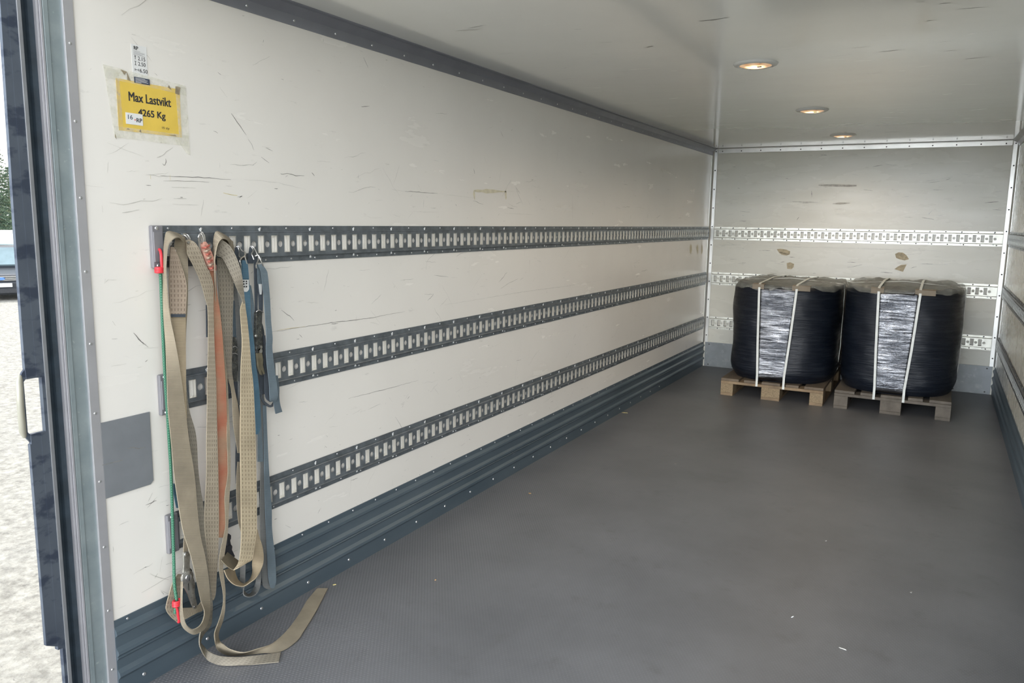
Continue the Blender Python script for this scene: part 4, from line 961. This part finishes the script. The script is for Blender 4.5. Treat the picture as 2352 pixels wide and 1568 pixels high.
def bale(cx, label, bands, seed, h=.93, rw_=.425, y0=5.268):
    rnd = random.Random(seed); hy = .595; cy = y0 + hy
    r = thing('wrapped_bale', label, 'bale', (cx, cy, .144))
    NA, NZ = 96, 40; mb = MB(); ph = [rnd.uniform(0, 6) for _ in range(8)]
    def foot(a, s=1.):
        n = 3.0; c_, s_ = math.cos(a), math.sin(a)
        rr = (abs(c_) ** n + abs(s_) ** n) ** (-1 / n)
        return rw_ * s * rr * c_, hy * s * rr * s_
    z0 = .1445
    for i in range(NZ + 1):
        t = i / NZ; z = z0 + (h - z0) * t
        s = 1 - .10 * max(0, 1 - t / .16) ** 2.2 - .05 * max(0, (t - .95) / .05) ** 2 + .010 * math.sin(t * 9 + ph[0])
        for k_ in range(NA):
            a = 2 * PI * k_ / NA
            w = .004 * math.sin(5 * a + ph[1] + 6 * t) + .004 * math.sin(9 * a + ph[2] - 11 * t) + .003 * math.sin(17 * a + 23 * t + ph[3])
            x, y = foot(a, s + w)
            if abs(x) < .16 and y < 0: y = max(y, -hy * (s + .002))
            mb.v.append((cx + x, cy + y, z))
    for i in range(NZ):
        for k_ in range(NA): l = (k_ + 1) % NA; mb.f.append((i*NA + k_, i*NA + l, (i+1)*NA + l, (i+1)*NA + k_))
    mb.f.append(tuple(reversed(range(NA)))); mb.f.append(tuple(NZ*NA + k_ for k_ in range(NA)))
    o = mb.build('wrapping', M['wrap'], r, True)
    # taut glossy film stretched flat between the two front bands
    (xt0, xb0), (xt1, xb1) = bands; mb = MB(); NX, NZ2 = 12, 36
    for i in range(NZ2 + 1):
        t = i / NZ2; z = .16 + (h - .022 - .16) * t; xa = xb0 + (xt0 - xb0) * t; xc = xb1 + (xt1 - xb1) * t
        for j in range(NX + 1):
            u = j / NX
            mb.v.append((xa + (xc - xa) * u, y0 - .006 + .006 * math.sin(t * 7 + ph[0]) * math.sin(PI * u) + .012 * (1 - math.sin(PI * u)) * 0 - .004 * math.sin(PI * u) + (.02 * (1 - t / .1) ** 2 if t < .1 else 0), z))
    for i in range(NZ2):
        for j in range(NX): q_ = i * (NX + 1) + j; mb.f.append((q_, q_ + 1, q_ + NX + 2, q_ + NX + 1))
    tag(mb.build('film_panel', M['wrap_panel'], r, True, 0, .002), 'shiny taut film between the bands')
    # crumpled film sheet over the top
    mb = MB(); NR = 22
    for i in range(NR + 1):
        t = i / NR
        for k_ in range(NA):
            a = 2 * PI * k_ / NA; s = min(1.0, t * 1.08) * 1.012
            x, y = foot(a, max(s, .001))
            z = h + .006 + .020 * (1 - t) + .012 * math.sin(4 * a + ph[4] + 9 * t) * t + .008 * math.sin(11 * a + ph[5] - 13 * t) * t + .006 * math.sin(23 * a + 31 * t)*t
            if t > .92: z -= (t - .92) / .08 * (.030 + .004 * math.sin(7 * a + ph[6]))
            mb.v.append((cx + x, cy + y, max(z, h - .04 if t > .92 else h + .003)))
    for i in range(NR):
        for k_ in range(NA): l = (k_ + 1) % NA; mb.f.append((i*NA + k_, i*NA + l, (i+1)*NA + l, (i+1)*NA + k_))
    f = mb.build('top_film', M['film'], r, True); tag(f, 'crumpled clear film on top')
    # strapping bands: over the top front to back, down under the pallet deck
    for (xt, xb) in bands:
        w2 = .0085; path = []
        yf = y0 - .010; yb = y0 + 2 * hy + .004
        pts = [(xb, yf + .000, .103), (xb, yf, .2), ((xt*.5 + xb*.5), yf - .002, .5), (xt, yf, h - .03), (xt, yf + .008, h + .012), (xt, yf + .05, h + .020), (xt, cy, h + .036), (xt, yb - .05, h + .020), (xt, yb - .002, h + .01), (xt, yb, .3), (xt, yb, .103)]
        mb = MB(); n0 = 0
        for i, (x, y, z) in enumerate(pts):
            a = Vector(pts[max(0, i-1)]); b = Vector(pts[min(len(pts)-1, i+1)]); t = (b - a).normalized(); nn = t.cross(Vector((1, 0, 0))).normalized() * .0012
            for dx, sg in ((-w2, 1), (w2, 1), (w2, -1), (-w2, -1)): mb.v.append((x + dx, y + nn.y * sg, z + nn.z * sg))
        for i in range(len(pts) - 1):
            for j in range(4): l = (j + 1) % 4; mb.f.append((i*4 + j, i*4 + l, i*4 + 4 + l, i*4 + 4 + j))
        mb.f.append((0, 1, 2, 3)); mb.f.append(tuple(4*(len(pts)-1) + j for j in range(4)))
        o = mb.build('strapping_band', M['band'], r)
    # beige edge protectors under the bands
    for (xt, xb), dx in zip(bands, ((-.055, .035), (-.035, .10))):
        MB().prism([(y0 - .008, h - .028), (y0 - .0055, h - .028), (y0 - .0055, h + .0045), (y0 + .055, h + .012), (y0 + .055, h + .015), (y0 - .008, h + .0105)], 0, xt + dx[0], xt + dx[1]).build('edge_protector', M['card'], r)
    # crosswise band seen thin at the right flank
    xr = cx + rw_ * 1.012; xl = cx - rw_ * 1.012; yy = cy - .02
    pts = [(xr - .055, .149), (xr - .01, .21), (xr, .4), (xr, h - .06), (xr - .01, h + .004), (cx, h + .034), (xl + .01, h + .004), (xl, .5), (xl + .01, .21), (xl + .055, .149)]
    mb = MB().tube([(x, yy, z) for x, z in pts], .003, 6); mb.build('strapping_band', M['band'], r)
    return r
bale(.905, 'left black plastic-wrapped bale with white bands, standing on the yellowish pallet', ((.758, .784), (1.043, .993)), 3, .925)
bale(1.782, 'right black plastic-wrapped bale with white bands, standing on the grey pallet', ((1.628, 1.655), (1.905, 1.858)), 11, .94, .424)

tr = thing('hanging_strap', 'thin grey strap hanging down the back wall in the gap between bales', 'strap', (1.345, D - .03, .3))
MB().box((1.338, D - .022, .35), (1.356, D - .019, .86)).build('webbing', M['w_grey'], tr)
MB().tube([(1.347, D - .016, .905), (1.352, D - .03, .90), (1.352, D - .032, .87), (1.347, D - .024, .85), (1.342, D - .02, .86)], .004, 8).build('hook', M['steel_dark'], tr, True)
MB().box((1.335, D - .028, .62), (1.359, D - .023, .70)).build('buckle', M['steel_dark'], tr, False, .002)

# ---------------------------------------------------------------- litter on the floor
def chip(px, py, L, w_, ang, name, label, mat, cat):
    q = hit(px, py, 0, 2); mb = MB(); c_, s_ = math.cos(ang), math.sin(ang)
    pr = [(-L/2, 0), (-L/4, w_/2), (L/4, w_*.4), (L/2, 0), (L/4, -w_*.45), (-L/4, -w_/2)]
    for z, k_ in ((.0005, 1), (.003, .7)):
        for x, y in pr: mb.v.append((q.x + k_*(x*c_ - y*s_), q.y + k_*(x*s_ + y*c_), z + .001 * math.sin(x / L * 3)))
    mb.f = [tuple(reversed(range(6))), tuple(range(6, 12))] + [(i, (i+1) % 6, 6 + (i+1) % 6, 6 + i) for i in range(6)]
    tag(mb.build(name, mat), label, cat)
chip(1217, 1133, .020, .008, -.2, 'leaf', 'small curled orange-brown leaf on floor near left kick plate', M['chip'], 'leaf')
chip(768, 1343, .016, .006, .5, 'straw_bit', 'tiny yellowish straw bit on floor beyond the tip of the long strap', M['scuff_yellow'], 'straw')
chip(1000, 1332, .009, .005, .5, 'wood_splinter', 'tiny orange splinter on floor right of the strap tail', M['chip'], 'splinter')
chip(2093, 1360, .014, .008, 1.2, 'dirt_crumb', 'small dark crumb on floor at lower right', M['scuff'], 'crumb')
chip(1897, 1242, .014, .008, .3, 'dirt_crumb', 'small dark crumb on the floor centre, below the bales', M['scuff'], 'crumb')
chip(1820, 1417, .014, .003, .9, 'straw_bit', 'tiny white straw on floor at lower right centre', M['paper_white'], 'straw')
chip(1435, 948, .05, .004, .1, 'straw_bit', 'thin pale straw on floor at foot of left wall', M['scuff_yellow'], 'straw')
chip(1935, 1490, .03, .003, -.4, 'straw_bit', 'thin grey straw on floor at bottom edge', M['scuff_grey'], 'straw')
chip(1551, 1065, .016, .006, .3, 'dirt_crumb', 'dark crumb on the floor farther in, left of centre', M['scuff'], 'crumb')

# ---------------------------------------------------------------- outside, seen past the door edge
def ray_at(px, dist):
    d = (rx * ((px - 1176) / FPX) + ry * ((640 - 784) / FPX) + rz); d.z = 0; d.normalize(); return Vector((CAM.x, CAM.y, 0)) + d * dist
def car(name, label, px, dist, yaw, body_m, h_, w_, plate=False):
    """x = forward, y = left"""
    c0 = ray_at(px, dist); r = thing(name, label, 'car', (c0.x, c0.y, -1.1))
    L = 4.3; gz = .16
    side = [(L/2, gz + .05), (L/2 + .02, .55), (L/2 - .08, .74), (L/2 - .95, .90), (L/2 - 1.75, h_ * .96), (L/2 - 2.1, h_), (-L/2 + 1.0, h_), (-L/2 + .25, .98), (-L/2, .9), (-L/2, gz + .1), (-L/2 + .2, gz), (L/2 - .1, gz)]
    bm = bmesh.new(); wl_ = []
    for s, inset in ((-1, 0), (1, 0)):
        ring = []
        for x, z in side:
            tuck = .17 * max(0, (z - .9) / (h_ - .9)) + (.06 if x > L/2 - .3 else 0)
            ring.append(bm.verts.new((x, s * (w_/2 - tuck), z)))
        wl_.append(ring)
    n = len(side)
    for i in range(n): j = (i + 1) % n; bm.faces.new((wl_[0][i], wl_[0][j], wl_[1][j], wl_[1][i]))
    bm.faces.new(wl_[0]); bm.faces.new(list(reversed(wl_[1]))); bmesh.ops.recalc_face_normals(bm, faces=bm.faces)
    me = bpy.data.meshes.new('body'); bm.to_mesh(me); bm.free(); me.materials.append(body_m)
    parts = [bpy.data.objects.new('body', me)]; C.objects.link(parts[0])
    b = parts[0].modifiers.new('b', 'BEVEL'); b.width = .06; b.segments = 3
    gl = plain('car_glass_' + name + str(int(px)), (.22, .30, .33), .08, .2, .1, 3)
    a0, a1 = Vector((L/2 - 1.02, 0, .94)), Vector((L/2 - 1.72, 0, h_ - .08)); nn = Vector((.06, 0, .05))
    mb = MB(); mb.v = [tuple(a0 + nn + Vector((0, -w_/2 + .10, 0))), tuple(a0 + nn + Vector((0, w_/2 - .10, 0))), tuple(a1 + nn + Vector((0, w_/2 - .24, 0))), tuple(a1 + nn + Vector((0, -w_/2 + .24, 0)))]
    mb.v += [(v[0] - .08, v[1], v[2] - .07) for v in mb.v]; mb.f = [(0,1,2,3),(7,6,5,4),(0,4,5,1),(1,5,6,2),(2,6,7,3),(3,7,4,0)]
    parts.append(mb.build('windscreen', gl))
    for s in (-1, 1):
        parts.append(MB().prism([(L/2 - 1.35, .95), (L/2 - 1.85, h_ - .10), (-L/2 + 1.15, h_ - .10), (-L/2 + .75, .97)], 1, s * (w_/2 - .10), s * (w_/2 - .005)).build('side_window', gl))
        for x in (L/2 - .85, -L/2 + .85):
            parts.append(MB().lathe([(0, .02), (.18, .03), (.2, .01), (.31, .015), (.325, -.05), (.325, -.2), (0, -.2)], (x, s * (w_/2 + .005), .325), 24, 1, s).build('wheel', M['rubber'], None, True))
            parts.append(MB().lathe([(0, .04), (.06, .045), (.19, .035), (.2, .0)], (x, s * (w_/2 + .012), .325), 10, 1, s).build('hubcap', M['alu_bright'], None, True))
        parts.append(MB().prism([(s*.50, .60), (s*(w_/2 - .07), .62), (s*(w_/2 - .06), .72), (s*.60, .71)], 0, L/2 - .12, L/2 + .035).build('headlight', M['lamp_white']))
        parts.append(MB().box((L/2 - 1.35, s * (w_/2 + (.0 if s > 0 else -.0)), .95), (L/2 - 1.2, s * (w_/2 + .17), 1.07)).build('mirror', body_m, None, False, .02))
    parts.append(MB().box((L/2 + .0, -.5, .56), (L/2 + .045, .5, .72)).build('grille', M['black_plastic'], None, False, .01))
    for z in (.595, .64, .685): parts.append(MB().box((L/2 + .04, -.48, z), (L/2 + .055, .48, z + .015)).build('grille_bar', M['alu_bright']))
    parts.append(MB().box((L/2 + .0, -.62, .22), (L/2 + .05, .62, .36)).build('lower_grille', M['black_plastic'], None, False, .01))
    if plate:
        parts.append(MB().box((L/2 + .03, -.26, .40), (L/2 + .065, .26, .51)).build('number_plate', M['paper_white'], None, False, .004))
        mb = MB().lathe([(0, .012), (.9, .012), (1, 0)], (0, 0, 0), 20, 0)
        mb.v = [(L/2 + .055 + v[0], v[1] * .10, .64 + v[2] * .045) for v in mb.v]
        parts.append(mb.build('badge', plain('badge_blue', (.10, .22, .50), .3, .2)))
    for o in parts: o.parent = r; o.matrix_parent_inverse = Matrix.Identity(4)
    r.rotation_euler = (0, 0, yaw); return r
car('car', 'dark car parked outside facing the truck, with grille and number plate', -2, 29, math.radians(-27), plain('car_paint_dark', (.045, .05, .06), .25, .3, .05, 2), 1.50, 1.78, True)
car('car', 'pale blue car parked just behind the dark one outside', 46, 34.5, math.radians(-50), plain('car_paint_blue', (.45, .58, .66), .25, .2, .05, 2), 1.42, 1.75)
q = ray_at(15, 46)
vt = thing('box_trailer', 'long low white trailer parked behind the two cars outside', 'trailer', (q.x, q.y, -1.1)); vt.rotation_euler = (0, 0, math.radians(60))
for nm, a, b, mt in (('body', (-4, -1, .45), (4, 1, 1.55), M['paper_white']), ('top_rail', (-4.03, -1.03, 1.55), (4.03, 1.03, 1.66), M['paper_white']), ('skirt', (-3.9, -.9, .3), (3.9, .9, .45), M['alu'])):
    o = MB().box(a, b).build(nm, mt, None, False, .02); o.parent = vt
for x in (-2.2, -1.3, 2.2):
    for s in (-1, 1):
        o = MB().lathe([(0, .02), (.2, .03), (.36, .02), (.38, -.2), (0, -.2)], (x, s * .95, .38), 20, 1, s).build('wheel', M['rubber'], None, True); o.parent = vt

bark = plain('bark', (.20, .17, .14), .9, 0, .2, 10)
def leafm(n, a, b):
    t = NT(n); t.set(t.ramp(t.noise(2, 4), .35, .65, a, b), .8, 0, .2); return t.m
LF = [leafm('needles_dark', (.05, .085, .06), (.09, .13, .085)), leafm('needles_mid', (.075, .115, .07), (.13, .16, .09))]
def conifer(px, dist, h_, rr, label, seed, lf):
    rnd = random.Random(seed); q = ray_at(px, dist); r = thing('conifer_tree', label, 'tree', (q.x, q.y, -1.1), 'trees beyond the yard')
    o = MB().tube([(0, 0, 0), (.05, .03, h_ * .5), (0, 0, h_ * .97)], [.22, .13, .02], 8).build('trunk', bark, None, True); o.parent = r
    mb = MB(); z = h_ * .10
    while z < h_ * .98:
        R_ = rr * (1 - z / h_) ** .75 + .10
        for k_ in range(int(15 + R_ * 7)):
            a = rnd.uniform(0, 2 * PI); L = R_ * rnd.uniform(.55, 1.1); n_ = max(3, int(L / .11))
            for i in range(n_):
                t = (i + 1) / n_; c_ = Vector((math.cos(a) * L * t, math.sin(a) * L * t, z - .25 * L * t * t + rnd.uniform(-.06, .06)))
                s = rnd.uniform(.07, .15); n0 = len(mb.v); u = Vector((rnd.gauss(0, 1), rnd.gauss(0, 1), rnd.gauss(0, .5))).normalized(); w_ = u.orthogonal().normalized()
                v3 = u.cross(w_)
                mb.v += [tuple(c_ + u * s), tuple(c_ + w_ * s * .5), tuple(c_ + v3 * s * .5), tuple(c_ - u * s * .6)]
                mb.f += [(n0, n0+1, n0+2), (n0+3, n0+2, n0+1), (n0, n0+2, n0+3), (n0, n0+3, n0+1)]
        z += h_ * .035
    o = mb.build('foliage', lf); o.parent = r
conifer(-14, 60, 8.6, 2.0, 'tall dark conifer outside, leftmost and tallest of the trees', 1, LF[0])
conifer(8, 70, 8.2, 1.9, 'dark conifer outside with a pointed crown above the parked cars', 2, LF[1])
conifer(36, 80, 6.4, 1.5, 'lower green conifer outside, closest to the door edge', 3, LF[0])
conifer(90, 90, 7.8, 2.2, 'conifer outside standing mostly behind the door edge', 4, LF[1])
conifer(-70, 100, 8.5, 2.2, 'conifer outside beyond the left picture edge', 5, LF[1])
